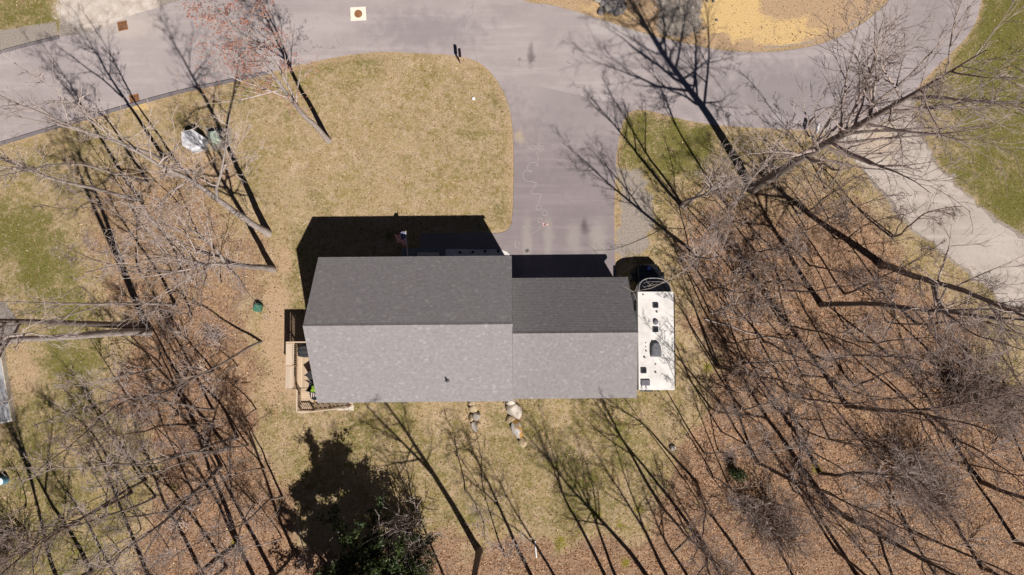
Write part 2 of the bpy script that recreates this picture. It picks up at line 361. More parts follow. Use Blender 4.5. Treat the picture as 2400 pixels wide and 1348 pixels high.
low_l = smooth_poly(ROAD_LOW_L); up_r = smooth_poly(ROAD_UP_R); rr = smooth_poly(ROAD_R); low_r = smooth_poly(ROAD_LOW_R); up_l = smooth_poly(ROAD_UP_L)
road_px = low_l + [(1225, 330), (1425, 340)] + low_r[::-1] + rr[::-1] + up_r[::-1] + [(1150, -160), (560, -160)] + up_l[::-1]
drive_l = smooth_poly([(1165, 190), (1185, 226), (1198, 272), (1203, 330), (1204, 400), (1203, 470), (1200, 515), (1193, 535), (1178, 545), (1150, 547)])
drive_r = smooth_poly([(1442, 620), (1440, 560), (1440, 480), (1442, 420), (1444, 375), (1450, 325), (1458, 290), (1470, 268)])
drive_px = drive_l + [(1060, 547), (985, 548), (985, 584), (1090, 586), (1188, 602), (1196, 660), (1446, 660)] + drive_r + [(1440, 245), (1320, 215), (1230, 195)]
grav_l = smooth_poly([(1930, 300), (1975, 340), (2030, 400), (2080, 460), (2130, 525), (2200, 580), (2290, 652), (2400, 745), (2560, 870)])
grav_r = smooth_poly([(2560, 660), (2400, 562), (2330, 518), (2270, 462), (2205, 400), (2165, 335), (2140, 280), (2130, 235)])
gravel_px = jit(grav_l, 7, 1) + jit(grav_r, 7, 2)

def sheet(name, px, z, mat, skirt=.06):
    P = [at(x, y, 0) for x, y in px]
    tri = tessellate_polygon([[Vector((p.x, p.y, 0)) for p in P]])
    n = len(P); v = [(p.x, p.y, z) for p in P] + [(p.x, p.y, z - skirt) for p in P]
    f = [tuple(t) for t in tri] + [(i, (i + 1) % n, n + (i + 1) % n, n + i) for i in range(n)]
    me = bpy.data.meshes.new(name); me.from_pydata(v, [], f)
    bm = bmesh.new(); bm.from_mesh(me)
    top = [q for q in bm.faces if len(q.verts) == 3]
    for q in top:
        q.normal_update()
        if q.normal.z < 0: q.normal_flip()
    bm.to_mesh(me); bm.free(); me.materials.append(mat)
    return link(name, me)
road = sheet('road', jit(road_px, .5, 5), .030, M['asphalt_road']); tag(road, kind='structure')
drive = sheet('driveway', jit(drive_px, .5, 6), .036, M['asphalt_drive']); tag(drive, kind='structure')
gdr = sheet('gravel_track', gravel_px, .014, M['gravel']); tag(gdr, kind='structure')

def ribbon(name, px, wd, z, mat, parent=None):
    P = [at(x, y, z) for x, y in px]; v = []; f = []
    for i, p in enumerate(P):
        d = (P[min(i + 1, len(P) - 1)] - P[max(i - 1, 0)]); d = Vector((-d.y, d.x, 0)).normalized() * wd / 2
        v += [tuple(p - d), tuple(p + d)]
        if i: f.append((2 * i - 2, 2 * i, 2 * i + 1, 2 * i - 1))
    me = bpy.data.meshes.new(name); me.from_pydata(v, [], f); me.materials.append(mat)
    return link(name, me, None, parent)
def kerb(name, px, label):
    P = [at(x, y, 0) for x, y in smooth_poly(px, 5)]; v = []; f = []
    prof = [(-.17, -.03), (-.11, .12), (.04, .15), (.15, .02)]
    for i, p in enumerate(P):
        d = (P[min(i + 1, len(P) - 1)] - P[max(i - 1, 0)]); s = Vector((-d.y, d.x, 0)).normalized()
        for a, h in prof: v.append((p.x + s.x * a, p.y + s.y * a, h))
        if i:
            for k in range(3): f.append((4 * i - 4 + k, 4 * i + k, 4 * i + k + 1, 4 * i - 3 + k))
    me = bpy.data.meshes.new(name); me.from_pydata(v, [], f)
    bm = bmesh.new(); bm.from_mesh(me); bmesh.ops.recalc_face_normals(bm, faces=bm.faces); bm.to_mesh(me); bm.free(); me.materials.append(M['kerb'])
    return tag(link(name, me), kind='structure')
kerb('kerb', [(-260, 416), (-120, 376), (0, 337), (150, 292), (300, 248), (430, 213), (560, 185), (640, 168)], '')
kerb('kerb', [(-260, 194), (-120, 158), (0, 123), (70, 104), (140, 87)], '')

# ------------------------------------------------------------------ ground zones
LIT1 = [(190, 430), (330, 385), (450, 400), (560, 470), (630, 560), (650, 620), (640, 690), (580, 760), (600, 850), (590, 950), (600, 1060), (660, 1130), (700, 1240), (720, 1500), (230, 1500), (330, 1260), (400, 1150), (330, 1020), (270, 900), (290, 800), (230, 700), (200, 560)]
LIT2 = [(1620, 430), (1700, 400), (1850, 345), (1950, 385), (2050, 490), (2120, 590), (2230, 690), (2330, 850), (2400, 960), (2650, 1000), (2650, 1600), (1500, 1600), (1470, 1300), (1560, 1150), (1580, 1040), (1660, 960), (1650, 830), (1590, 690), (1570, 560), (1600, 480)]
LIT3 = [(600, 1230), (760, 1290), (1000, 1275), (1200, 1255), (1350, 1285), (1560, 1230), (1560, 1700), (600, 1700)]
DIRT_UP = [(1225, -10), (1360, 28), (1520, 78), (1680, 113), (1800, 118), (1910, 103), (2000, 64), (2085, -10), (2085, -160), (1225, -160)]
GREEN = [(70, 390, 30, .75), (150, 430, 35, .6), (40, 540, 90, 1.0), (100, 640, 95, 1.05), (140, 600, 80, .9), (170, 740, 90, .95), (120, 690, 80, .9), (180, 850, 100, .9), (250, 890, 60, .6), (110, 870, 40, .6), (260, 960, 40, .45), (1610, 335, 75, 1.1), (1500, 310, 65, .9), (1560, 380, 80, .95), (1480, 350, 40, .55), (1120, 320, 60, .55), (1080, 390, 70, .45), (1140, 400, 50, .5), (1160, 470, 60, .4), (980, 430, 50, .35),
         (960, 160, 60, .25), (870, 1000, 40, .7), (830, 990, 40, .55), (1030, 1060, 60, .35), (700, 880, 30, .5), (520, 250, 40, .45), (580, 265, 25, .5), (2320, 180, 130, .75), (2370, 60, 110, .8), (2380, 300, 120, .65), (2380, 470, 80, .85), (2170, 560, 35, .5), (2290, 680, 50, .5), (2340, 820, 60, .4), (60, 20, 110, .6), (2190, 350, 50, .5), (2220, 180, 60, .5), (20, 1250, 60, .3), (80, 1120, 60, .3), (240, 1090, 80, .25), (1190, 1130, 50, .3), (690, 930, 40, .4), (1030, 240, 70, .3), (740, 190, 60, .2), (800, 450, 80, .3), (1540, 590, 25, .6), (1560, 660, 22, .6)]
MOSS = [(2003, 907, 14), (1915, 1098, 20), (1315, 1272, 22), (1455, 1235, 28), (1500, 1195, 24), (550, 1275, 18), (1600, 1012, 16), (1470, 1315, 26), (1640, 1182, 16), (1510, 1310, 16), (1128, 1292, 14), (530, 1050, 14), (405, 1140, 22), (1105, 1215, 18), (1660, 860, 18), (1995, 1240, 22), (1620, 1240, 14), (655, 1120, 10), (1540, 1120, 18), (1400, 1205, 20), (690, 1290, 14)]
def grav_sd(px, py): return sstep(-12, 4, poly_sd(px, py, gravel_px))
def zones(X, Y):
    px, py = px_of(X, Y)
    n1 = fbm(X * .35 + 5, Y * .35 + 3) - .5; n2 = fbm(X * .9 + 40, Y * .9 + 11) - .5
    wob = n1 * 90 + n2 * 40
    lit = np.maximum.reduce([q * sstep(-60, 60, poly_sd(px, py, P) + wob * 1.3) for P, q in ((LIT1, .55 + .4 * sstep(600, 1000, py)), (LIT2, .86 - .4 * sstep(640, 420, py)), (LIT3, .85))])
    lit = np.maximum(lit, .42 * sstep(40, 0, np.abs(px - 1110)) * sstep(120, 0, np.abs(py - 980)))
    far = sstep(40, 60, np.maximum(np.abs(X), np.abs(Y) * 1.7)); lit = np.maximum(lit, far)
    g = np.zeros_like(X)
    for x, y, r, s in GREEN: g = np.maximum(g, s * .9 * sstep(1.5, 0, np.hypot(px - x, py - y) / r + n2 * 1.0 + n1 * .8))
    g = np.maximum(g, .36 + n1 * .8 + n2 * .6); g = g * (1 - .75 * lit)
    g = g + .16 * sstep(930, 1000, py) * (1 - lit) + .12 * sstep(330, 150, px) * sstep(300, 420, py) * (1 - lit)
    g = g + .38 * sstep(2160, 2300, px) * sstep(700, 480, py) * (1 - grav_sd(px, py)) + .25 * sstep(160, 100, px) * sstep(80, 40, py) + .22 * sstep(1700, 1640, px) * sstep(1440, 1460, px) * sstep(430, 390, py)
    bare = sstep(1.1, .3, np.hypot((px - 830) / 260, (py - 330) / 130)); g = g * (1 - .35 * bare)
    road_sd = np.maximum.reduce([poly_sd(px, py, road_px), poly_sd(px, py, drive_px)])
    tan = np.maximum(sstep(-30, -3, road_sd + n2 * 34) * .5, 0)
    tan = np.maximum(tan, .75 * sstep(1.2, .3, np.hypot((px - 660) / 60, (py - 800) / 260) + n2))
    tan = np.maximum(tan, .6 * sstep(1.2, .2, np.hypot((px - 450) / 230, (py - 400) / 90) + n2))
    tan = np.maximum(tan, .55 * sstep(1.1, .3, np.hypot((px - 60) / 70, (py - 900) / 120) + n2))
    dirt = sstep(-8, 10, poly_sd(px, py, DIRT_UP)); tan = np.maximum(tan, dirt)
    grav = .8 * sstep(1.2, .35, np.hypot((px - 1480) / 62, (py - 520) / 150) + n2 * 1.3)
    grav = np.maximum(grav, sstep(-8, 10, poly_sd(px, py, [(0, 70), (130, 50), (140, 90), (0, 126), (-200, 180), (-200, 120)])))
    grav = np.maximum(grav, sstep(-10, 14, poly_sd(px, py, [(140, -60), (440, -60), (440, 10), (245, 70), (140, 92)]) + n2 * 12))
    grav = np.maximum(grav, sstep(-10, 10, poly_sd(px, py, [(478, 296), (545, 302), (540, 350), (490, 356)]) + n2 * 14) * .8)
    grav = np.maximum(grav, .85 * sstep(-24, 6, poly_sd(px, py, gravel_px) + n2 * 22))
    grav = np.maximum(grav, dirt * sstep(1.1, .5, np.hypot((px - 1590) / 70, (py - 20) / 90) + n2) * .8)
    grav = np.maximum(grav, dirt * sstep(26, 4, -poly_sd(px, py, road_px) + n2 * 30) * sstep(1700, 1820, px) * .8)
    sand = sstep(1.1, .55, np.hypot((px - 1715) / 75, (py - 25) / 60) + n2 * .5) + .55 * sstep(1.1, .5, np.hypot((px - 1800) / 150, (py - 70) / 40) + n2) + .4 * sstep(1.1, .5, np.hypot((px - 1420) / 120, (py - 35) / 30) + n2)
    sand = np.clip(sand, 0, 1) * dirt
    sand = np.maximum(sand, .6 * sstep(1.1, .4, np.hypot((px - 328) / 45, (py - 248) / 14) + n2 * .5))
    moss = np.zeros_like(X)
    for x, y, r in MOSS: moss = np.maximum(moss, .62 * sstep(1.5, 0, np.hypot(px - x, py - y) / r + n2 * 1.6))
    dist = road_sd
    return lit, g, grav, tan, sand, moss, dist
def axis(a, b, step, far):
    c = list(np.arange(a, b + 1e-6, step)); d = step; lo = a; hi = b
    while hi < far:
        d *= 1.5; hi += d; lo -= d; c.append(hi); c.insert(0, lo)
    return np.array(c)
gx = axis(-43, 43, .25, 700); gy = axis(-24, 29, .25, 700)
GX, GY = np.meshgrid(gx, gy); X = GX.ravel(); Y = GY.ravel()
nx, ny = len(gx), len(gy)
idx = np.arange(nx * ny).reshape(ny, nx)
Fq = np.stack([idx[:-1, :-1], idx[:-1, 1:], idx[1:, 1:], idx[1:, :-1]], -1).reshape(-1, 4)
gm = mesh_np('ground', np.stack([X, Y, np.zeros_like(X)], -1), Fq, True, M['ground'])
lit, gre, grav, tan, sand, moss, rd = zones(X, Y)
pxg, pyg = px_of(X, Y); pale_m = sstep(1.2, .5, np.hypot((pxg - 250) / 150, (pyg - 20) / 60))
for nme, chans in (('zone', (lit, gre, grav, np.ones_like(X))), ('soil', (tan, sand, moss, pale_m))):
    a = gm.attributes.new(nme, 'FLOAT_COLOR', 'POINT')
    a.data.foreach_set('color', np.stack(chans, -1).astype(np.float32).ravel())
tag(link('ground', gm), kind='structure')

# fallen leaves and grass blades, uncountable
rs = np.random.RandomState(3)
def leaf_litter(n):
    X = rs.uniform(-39, 39, n); Y = rs.uniform(-20, 25, n); l, g, gr, t, s, m_, d = zones(X, Y)
    dens = np.clip(l * (1 - gr), 0, 1) * .95 + .06 + .12 * (Y < -5)
    k = (rs.rand(n) < dens) & (d < -3) & (gr < .6); X = X[k]; Y = Y[k]; n = len(X)
    hx = ~((X > -12.6) & (X < 11.2) & (Y > -5) & (Y < 4.5)); X = X[hx]; Y = Y[hx]; n = len(X)
    a = rs.uniform(0, 6.28, n); L = rs.uniform(.03, .075, n); W = L * rs.uniform(.5, .8, n)
    tx = rs.normal(0, .35, n); ty = rs.normal(0, .35, n)
    u = np.stack([np.cos(a), np.sin(a), tx], -1) * L[:, None]; v = np.stack([-np.sin(a), np.cos(a), ty], -1) * W[:, None]
    c = np.stack([X, Y, .02 + rs.rand(n) * .03], -1)
    V = np.stack([c - u, c - v, c + u, c + v], 1).reshape(-1, 3); V[:, 2] = np.maximum(V[:, 2], .004)
    return mesh_np('leaf_litter', V, np.arange(4 * n).reshape(-1, 4), False, M['leaf'])
o = link('leaf_litter', leaf_litter(190000)); tag(o, 'dry brown leaves scattered over the woodland floor and lawn', 'leaf litter', kind='stuff')
def m_blade():
    m, N, L, b = nm('grass_blades'); A = N.new('ShaderNodeAttribute'); A.attribute_name = 'tone'
    L.new(A.outputs['Color'], b.inputs['Base Color']); b.inputs['Roughness'].default_value = .9; b.inputs['Specular IOR Level'].default_value = .1
    return m
M['blade'] = m_blade()
def grass(n):
    X = rs.uniform(-39, 39, n); Y = rs.uniform(-20, 25, n); l, g, gr, t, s, m_, d = zones(X, Y)
    k = (rs.rand(n) < (1 - l) * (1 - gr) * (1 - .75 * t) * (1 - s)) & (d < -4)
    k &= ~((X > -12.6) & (X < 11.2) & (Y > -5) & (Y < 4.5))
    X = X[k]; Y = Y[k]; g = g[k]; n = len(X)
    V = []; T = []
    gf = np.clip(sstep(.25, 1.1, g + rs.normal(0, .3, n)), 0, 1)[:, None]
    straw = np.array([.42, .325, .222]) * rs.uniform(.55, 1.55, (n, 1)); gr_ = np.array([.15, .14, .045]) * rs.uniform(.5, 1.6, (n, 1))
    tone = straw * (1 - gf) + gr_ * gf
    for q in range(3):
        a = rs.uniform(0, 6.28, n); h = rs.uniform(.03, .08, n); ln = rs.uniform(.03, .10, n); wd = rs.uniform(.008, .02, n)
        bx = X + rs.normal(0, .03, n); by = Y + rs.normal(0, .03, n)
        p0 = np.stack([bx - np.sin(a) * wd, by + np.cos(a) * wd, np.zeros(n)], -1); p1 = np.stack([bx + np.sin(a) * wd, by - np.cos(a) * wd, np.zeros(n)], -1)
        p2 = np.stack([bx + np.cos(a) * ln, by + np.sin(a) * ln, h], -1)
        V.append(np.stack([p0, p1, p2], 1)); T.append(np.repeat(tone[:, None, :], 3, 1))
    V = np.concatenate(V).reshape(-1, 3); T = np.concatenate(T).reshape(-1, 3)
    me = mesh_np('grass', V, np.arange(len(V)).reshape(-1, 3), False, M['blade'])
    at_ = me.attributes.new('tone', 'FLOAT_COLOR', 'POINT'); at_.data.foreach_set('color', np.concatenate([T, np.ones((len(T), 1))], 1).astype(np.float32).ravel())
    return me
o = link('grass', grass(210000)); tag(o, 'dormant straw coloured grass with green tufts on the lawns', 'grass', kind='stuff')

# ------------------------------------------------------------------ house
HR = R(.5)
house = empty('house', (0, 0, 0), HR)
tag(house, 'large house with a grey shingled gable roof and lower attached garage wing', 'house')
XW, XE, YN, YS, ZE, ZR = -12.65, 0.02, 4.48, -4.97, 5.45, 8.65
GE, GYN, GZN, GYR, GZR, GYS, GZS = 8.03, 3.17, 2.95, -.6, 6.42, -4.83, 5.5
ov = .28
def gable_walls(x0, x1, yn, ys, zn, zs, yr, zr):
    m = MB(); b = 0
    m.v = [(x0, ys, -.1), (x0, yn, -.1), (x0, yn, zn), (x0, yr, zr), (x0, ys, zs), (x1, ys, -.1), (x1, yn, -.1), (x1, yn, zn), (x1, yr, zr), (x1, ys, zs)]
    m.f = [(0, 1, 2, 3, 4), (9, 8, 7, 6, 5), (0, 4, 9, 5), (1, 6, 7, 2), (0, 5, 6, 1)]
    return m
pit_n = (ZR - ZE) / YN; pit_s = (ZR - ZE) / -YS
wall = gable_walls(XW + ov, XE - .02, YN - ov, YS + ov, ZE + ov * pit_n - .17, ZE + ov * pit_s - .17, 0, ZR - .17).build('wall', M['siding'], house)
gp_n = (GZR - GZN) / (GYN - GYR); gp_s = (GZR - GZS) / (GYR - GYS)
gable_walls(XE - .01, GE - ov, GYN - ov, GYS + ov, GZN + ov * gp_n - .17, GZS + ov * gp_s - .17, GYR, GZR - .17).build('garage_wall', M['siding'], house)

EXPO = .143
rsh = random.Random(11)
def roof_part(name, x0, x1, ye, ze, yr, zr, n_single=0):
    """a roof slope: board with a field of raised shingle tabs; the top courses are single pieces"""
    e0 = Vector((x0, ye, ze)); ux = Vector((1, 0, 0)); up = Vector((0, yr - ye, zr - ze)); Ls = up.length; up.normalize()
    nrm = ux.cross(up);  nrm = nrm if nrm.z > 0 else -nrm
    t = .12
    deck = MB().quadbox([e0 - nrm * t, e0 + ux * (x1 - x0) - nrm * t, e0 + ux * (x1 - x0) + up * Ls - nrm * t, e0 + up * Ls - nrm * t,
                         e0, e0 + ux * (x1 - x0), e0 + ux * (x1 - x0) + up * Ls, e0 + up * Ls])
    roof = deck.build(name, M['shingle'], house)
    nc = int(Ls / EXPO); V = []; Fc = []; singles = 0
    for i in range(nc + 1):
        s0 = i * EXPO; s1 = min(s0 + EXPO * 1.02, Ls)
        if s1 - s0 < .03: continue
        x = 0 - rsh.uniform(0, .25)
        single = n_single and i >= nc - n_single
        while x < x1 - x0:
            wd = rsh.choice((.11, .14, .17, .2, .24)); a = max(x, 0); c = min(x + wd, x1 - x0); x += wd
            if c - a < .03: continue
            h = rsh.uniform(.009, .014)
            loc = [(a, s0, 0), (c, s0, 0), (c, s1, .0015), (a, s1, .0015), (a, s0, h), (c, s0, h), (c, s1, .003), (a, s1, .003)]
            pts = [e0 + ux * p[0] + up * p[1] + nrm * (p[2] + .001) for p in loc]
            fs = [(4, 5, 6, 7), (0, 1, 5, 4), (1, 2, 6, 5), (3, 0, 4, 7)]
            if ye > yr: fs = [f[::-1] for f in fs]
            if single:
                me = bpy.data.meshes.new('shingle'); me.from_pydata([tuple(p) for p in pts], [], fs); me.materials.append(M['shingle']); link('shingle', me, None, roof)
            else:
                b = len(V); V += [tuple(p) for p in pts]; Fc += [tuple(b + k for k in f) for f in fs]
    me = mesh_np('shingle_field', np.array(V), np.array(Fc), False, M['shingle'])
    tag(link('shingle_field', me, None, roof), kind='stuff')
    return roof
roof_n = roof_part('roof_slope', XW, XE, YN, ZE, .0, ZR)
roof_s = roof_part('roof_slope', XW, XE, YS, ZE, -.002, ZR, 3)
roof_gn = roof_part('garage_roof_slope', XE + .012, GE, GYN, GZN, GYR, GZR)
roof_gs = roof_part('garage_roof_slope', XE + .012, GE, GYS, GZS, GYR - .002, GZR, 1)
def ridge(x0, x1, yr, zr, ps, pn, parent, hw=.13):
    x = x0
    while x < x1 - .05:
        wd = rsh.uniform(.18, .30); c = min(x + wd, x1); h0 = .034 + rsh.uniform(0, .008); m = MB(); ph = .02
        a = x; m.v = [(a, yr - hw, zr - hw * ps + ph), (a, yr, zr + h0), (a, yr + hw, zr - hw * pn + ph), (c + .02, yr - hw, zr - hw * ps + ph - .008), (c + .02, yr, zr + h0 - .010), (c + .02, yr + hw, zr - hw * pn + ph - .008)]
        m.f = [(0, 3, 4, 1), (1, 4, 5, 2), (0, 1, 2), (5, 4, 3)]
        m.build('ridge_cap', M['shingle'], parent); x = c
ridge(XW, XE, 0, ZR, pit_s, pit_n, roof_s); ridge(XE + .02, GE, GYR, GZR, gp_s, gp_n, roof_gs)
# trim along eaves and rakes
for (a, b) in (((XW + .02, YN - .03, ZE - .2), (XE, YN - .03, ZE - .2)), ((XW + .02, YS + .03, ZE - .2), (XE, YS + .03, ZE - .2)), ((XE + .02, GYN - .03, GZN - .2), (GE - .02, GYN - .03, GZN - .2)), ((XE + .02, GYS + .03, GZS - .2), (GE - .02, GYS + .03, GZS - .2))):
    MB().bar(a, b, .025, .2).build('fascia', M['white'], house)
for (x, pts) in ((XW + .03, ((YN, ZE), (0, ZR), (YS, ZE))), (GE - .03, ((GYN, GZN), (GYR, GZR), (GYS, GZS)))):
    for (p, q) in zip(pts, pts[1:]): MB().bar((x, p[0], p[1] - .25), (x, q[0], q[1] - .25), .02, .18).build('rake_board', M['white'], house)
vp = at(1047, 890, 5.45 + 3.2)
zv = ZE + (at(1047, 888, 6.6).y - YS) * pit_s; vpos = at(1047, 890, zv)
vent = MB().tube([(vpos.x, vpos.y, zv - .1), (vpos.x, vpos.y, zv + .42)], .05, 10).build('vent_pipe', M['black_matte'], house)
MB().tube([(vpos.x, vpos.y, zv - .04), (vpos.x, vpos.y, zv + .12)], [.16, .07], 12).build('pipe_boot', M['grey_plastic'], vent)
def window(x, y, z, wx, hz, face):
    s = 1 if face in 'NE' else -1
    if face in 'NS':
        fr = MB().box(x - wx / 2, x + wx / 2, y, y + s * .06, z, z + hz) if s > 0 else MB().box(x - wx / 2, x + wx / 2, y + s * .06, y, z, z + hz)
        fo = fr.build('window', M['white'], house)
        for dz in (0, hz / 2):
            (MB().box(x - wx / 2 + .06, x + wx / 2 - .06, min(y, y + s * .075), max(y, y + s * .075), z + dz + .06, z + dz + hz / 2 - .04)).build('pane', M['glass'], fo)
    else:
        fo = MB().box(min(x, x + s * .06), max(x, x + s * .06), y - wx / 2, y + wx / 2, z, z + hz).build('window', M['white'], house)
        for dz in (0, hz / 2):
            MB().box(min(x, x + s * .075), max(x, x + s * .075), y - wx / 2 + .06, y + wx / 2 - .06, z + dz + .06, z + dz + hz / 2 - .04).build('pane', M['glass'], fo)
for x in (-11, -8.8, -3.6, -1.6): window(x, YN - ov, 3.4, .95, 1.35, 'N'); window(x, YN - ov, .9, .95, 1.25, 'N')
for x in (-10.4, -7.6, -4.8, -2): window(x, YS + ov, 3.4, .95, 1.35, 'S')
for x in (2.2, 5.6): window(x, YS + ov + .13, 3.2, .95, 1.25, 'S')
for y in (-2.4, 2.2): window(XW + ov, y, 3.3, .9, 1.3, 'W')
dr = MB().box(-6.6, -5.6, YN - ov, YN - ov + .07, .25, 2.35).build('front_door', M['grey_plastic'], house)
MB().box(-5.78, -5.7, YN - ov + .07, YN - ov + .13, 1.2, 1.3).build('door_knob', M['rust'], dr)
for x in (2.2, 5.4):
    g = MB().box(x - 1.3, x + 1.3, GYN - ov, GYN - ov + .05, .04, 2.25).build('garage_door', M['white'], house)
    for k in range(4): MB().box(x - 1.24, x + 1.24, GYN - ov + .05, GYN - ov + .07, .1 + k * .535, .57 + k * .535).build('door_panel', M['white'], g)
MB().box(-6.9, -5.3, YN - ov, YN - ov + 1.1, 0, .22).build('front_step', M['concrete'], house)

# ------------------------------------------------------------------ front walk
walk = empty('front_walk', (0, 0, 0)); tag(walk, kind='structure')
wl_px = [(940, 582), (980, 582), (1044, 583)]; 
a0 = at(940, 583).x; a1 = at(1045, 583).x; ytop = at(1000, 582).y; ybot = 4.25
nxp = 9
for i in range(nxp):
    for j in range(3):
        x0 = a0 + (a1 - a0) * i / nxp; x1 = a0 + (a1 - a0) * (i + 1) / nxp; y0 = ybot + (ytop - ybot) * j / 3; y1 = ybot + (ytop - ybot) * (j + 1) / 3
        MB().box(x0 + .008, x1 - .008, y0 + .008, y1 - .008, -.03, .05 + .006 * ((i * 7 + j * 3) % 3)).build('paver', M['slate'], walk)
wp = [at(x, y) for x, y in [(1045, 612), (1045, 584), (1080, 584), (1120, 585), (1155, 584), (1176, 586), (1189, 591), (1196, 599), (1198, 612)]]
MB().prism([(p.x, p.y) for p in wp], -.03, .065).build('walk_slab', M['paver'], walk)
for i, x in enumerate((1078, 1108, 1137, 1168)):
    p = at(x, 592 - (i * 1.2), .3); t = empty('path_light', (p.x, p.y, .064))
    MB().tube([(0, 0, -.02), (0, 0, .24)], .02, 8).build('post', M['black'], t); MB().box(-.09, .09, -.09, .09, .24, .30).build('cap', M['black'], t)
    tag(t, 'small black square path light on the pale walk by the roof edge', 'path light', 'path lights along the front walk')

# ------------------------------------------------------------------ flag on wall bracket
fl = empty('flagpole', (0, 0, 0)); A = Vector((-7.38, 4.22, 1.55)); Bp = at(951, 543, 2.75)
MB().tube([A, Bp], [.022, .018], 8).build('pole', M['pvc'], fl, True); MB().tube([Bp - (Bp - A).normalized() * .02, Bp + (Bp - A).normalized() * .07], [.03, .035], 8).build('finial', M['stone_tan'], fl)
MB().box(A.x - .06, A.x + .06, A.y - .05, A.y + .02, A.z - .12, A.z + .12).build('bracket', M['white'], fl)
tag(fl, 'slanted white flagpole with striped flag on the shaded front of the house', 'flag')
pdir = (Bp - A).normalized(); flagb = bpy.data.objects.new('flag_cloth', None)
ns, nu = 13, 10
def flagpt(u, v):      # v along the pole (0 tip), u along the fly
    base = Bp - pdir * (.08 + v * .95)
    out = Vector((-1, .0 + .3 * v, -.35)).normalized()
    return base + out * (u * 1.05 * (1 - .25 * v)) + Vector((0, .09 * math.sin(u * 7 + v * 3), -.28 * u * u + .07 * math.sin(u * 9 + v * 5)))
cloth = None
for k in range(ns):
    m = MB(); v0, v1 = k / ns, (k + 1) / ns
    for i in range(nu + 1): m.v += [tuple(flagpt(i / nu, v0)), tuple(flagpt(i / nu, v1))]
    for i in range(nu): m.f.append((2 * i, 2 * i + 2, 2 * i + 3, 2 * i + 1))
    o = m.build('flag_stripe', M['red'] if k % 2 == 0 else M['flagwhite'], fl)
m = MB()
for i in range(6):
    for k in range(8): m.v.append(tuple(flagpt(i / 5 * .42, k / 7 * .54) + Vector((0, .004, .012))))
for i in range(5):
    for k in range(7): m.f.append((i * 8 + k, i * 8 + 8 + k, i * 8 + 9 + k, i * 8 + k + 1))
ct = m.build('flag_canton', M['flagblue'], fl)
for i in range(5):
    for k in range(5):
        p = flagpt(.04 + i * .08, .05 + k * .11) + Vector((0, .006, .02)); MB().box(p.x - .018, p.x + .018, p.y - .018, p.y + .018, p.z, p.z + .004).build('star', M['flagwhite'], ct)
bpy.data.objects.remove(flagb)

# ------------------------------------------------------------------ wooden deck
deck = empty('deck', (0, 0, 0), HR); tag(deck, 'weathered wooden deck with slatted railing and stairs beside the house gable', 'deck')
DZ = 2.5; DX0, DX1, DY0, DY1 = -14.95, XW + ov - .01, -5.85, -1.05
x = DX0
while x < DX1 - .05:
    MB().box(x, min(x + .135, DX1), -4.25, DY1, DZ - .04, DZ).build('deck_board', M['deckwood'], deck); x += .142
y = DY0
while y < -4.3:
    MB().box(DX0 + .12, DX1 if y > -4.68 else (-13.75 if y < -5.0 else DX1), y, min(y + .135, -4.26), DZ - .04, DZ).build('deck_board', M['deckwoodx'], deck); y += .142
for (a, b) in (((DX0, DY1 - .03, DZ - .15), (DX1, DY1 - .03, DZ - .15)), ((DX0 + .03, DY0, DZ - .15), (DX0 + .03, DY1, DZ - .15)), ((DX0, DY0 + .03, DZ - .15), (-13.75, DY0 + .03, DZ - .15)), ((DX0, -4.3, DZ - .15), (DX1, -4.3, DZ - .15)), ((-13.78, -5.8, DZ - .15), (-13.78, -5.02, DZ - .15)), ((-13.78, -5.0, DZ - .15), (DX1, -5.0, DZ - .15))):
    MB().bar(a, b, .045, .2).build('joist', M['postwood'], deck)
RZ = DZ + .95
def post(x, y, z0, z1, s=.1): MB().box(x - s / 2, x + s / 2, y - s / 2, y + s / 2, z0, z1).build('post', M['postwood'], deck)
for (x, y) in ((DX0 + .04, DY1 - .05), (DX0 + .04, -2.7), (DX0 + .04, -4.25), (-14.66, -4.75), (-14.6, DY0 + .05)): post(x, y, -.05, RZ - .02)
for (x, y) in ((-13.7, DY0 + .05), (-12.75, DY0 + .05), (-11.75, DY0 + .05)): post(x, y, -.05, {-13.7: RZ, -12.75: 2.35, -11.75: 1.25}[x], .09)
def rail(a, b, h=.9, sp=.125, bal=.036, cap=.09, bottom=True):
    a = Vector(a); b = Vector(b); n = max(2, int((b - a).length / sp))
    MB().bar(a + Vector((0, 0, h)), b + Vector((0, 0, h)), cap, .04).build('handrail', M['ledgewood'], deck)
    if bottom: MB().bar(a + Vector((0, 0, .08)), b + Vector((0, 0, .08)), .05, .07).build('bottom_rail', M['postwood'], deck)
    for i in range(1, n):
        p = a + (b - a) * i / n
        MB().box(p.x - bal / 2, p.x + bal / 2, p.y - bal / 2, p.y + bal / 2, p.z + .09, p.z + h - .03).build('baluster', M['postwood'], deck)
rail((DX0 + .06, DY1 - .08, DZ), (DX0 + .06, -4.25, DZ), .9)
rail((DX0 + .1, DY1 - .05, DZ), (DX1, DY1 - .05, DZ), .48)
for k in range(3): MB().box(DX0, DX1, DY1 - .075, DY1 - .035, DZ + .50 + k * .155, DZ + .64 + k * .155).build('screen_board', M['ledgewood'], deck)
MB().box(DX0 - .42, DX1, DY1 - .09, DY1, DZ + .97, DZ + 1.01).build('cap_board', M['ledgewood'], deck)
rail((-14.62, -4.32, DZ), (-14.62, DY0 + .05, DZ), .9)
rail((-14.6, DY0 + .04, DZ), (-13.7, DY0 + .04, DZ), .9)
rail((-13.7, DY0 + .04, DZ), (-11.7, DY0 + .04, .35), .9, .12)
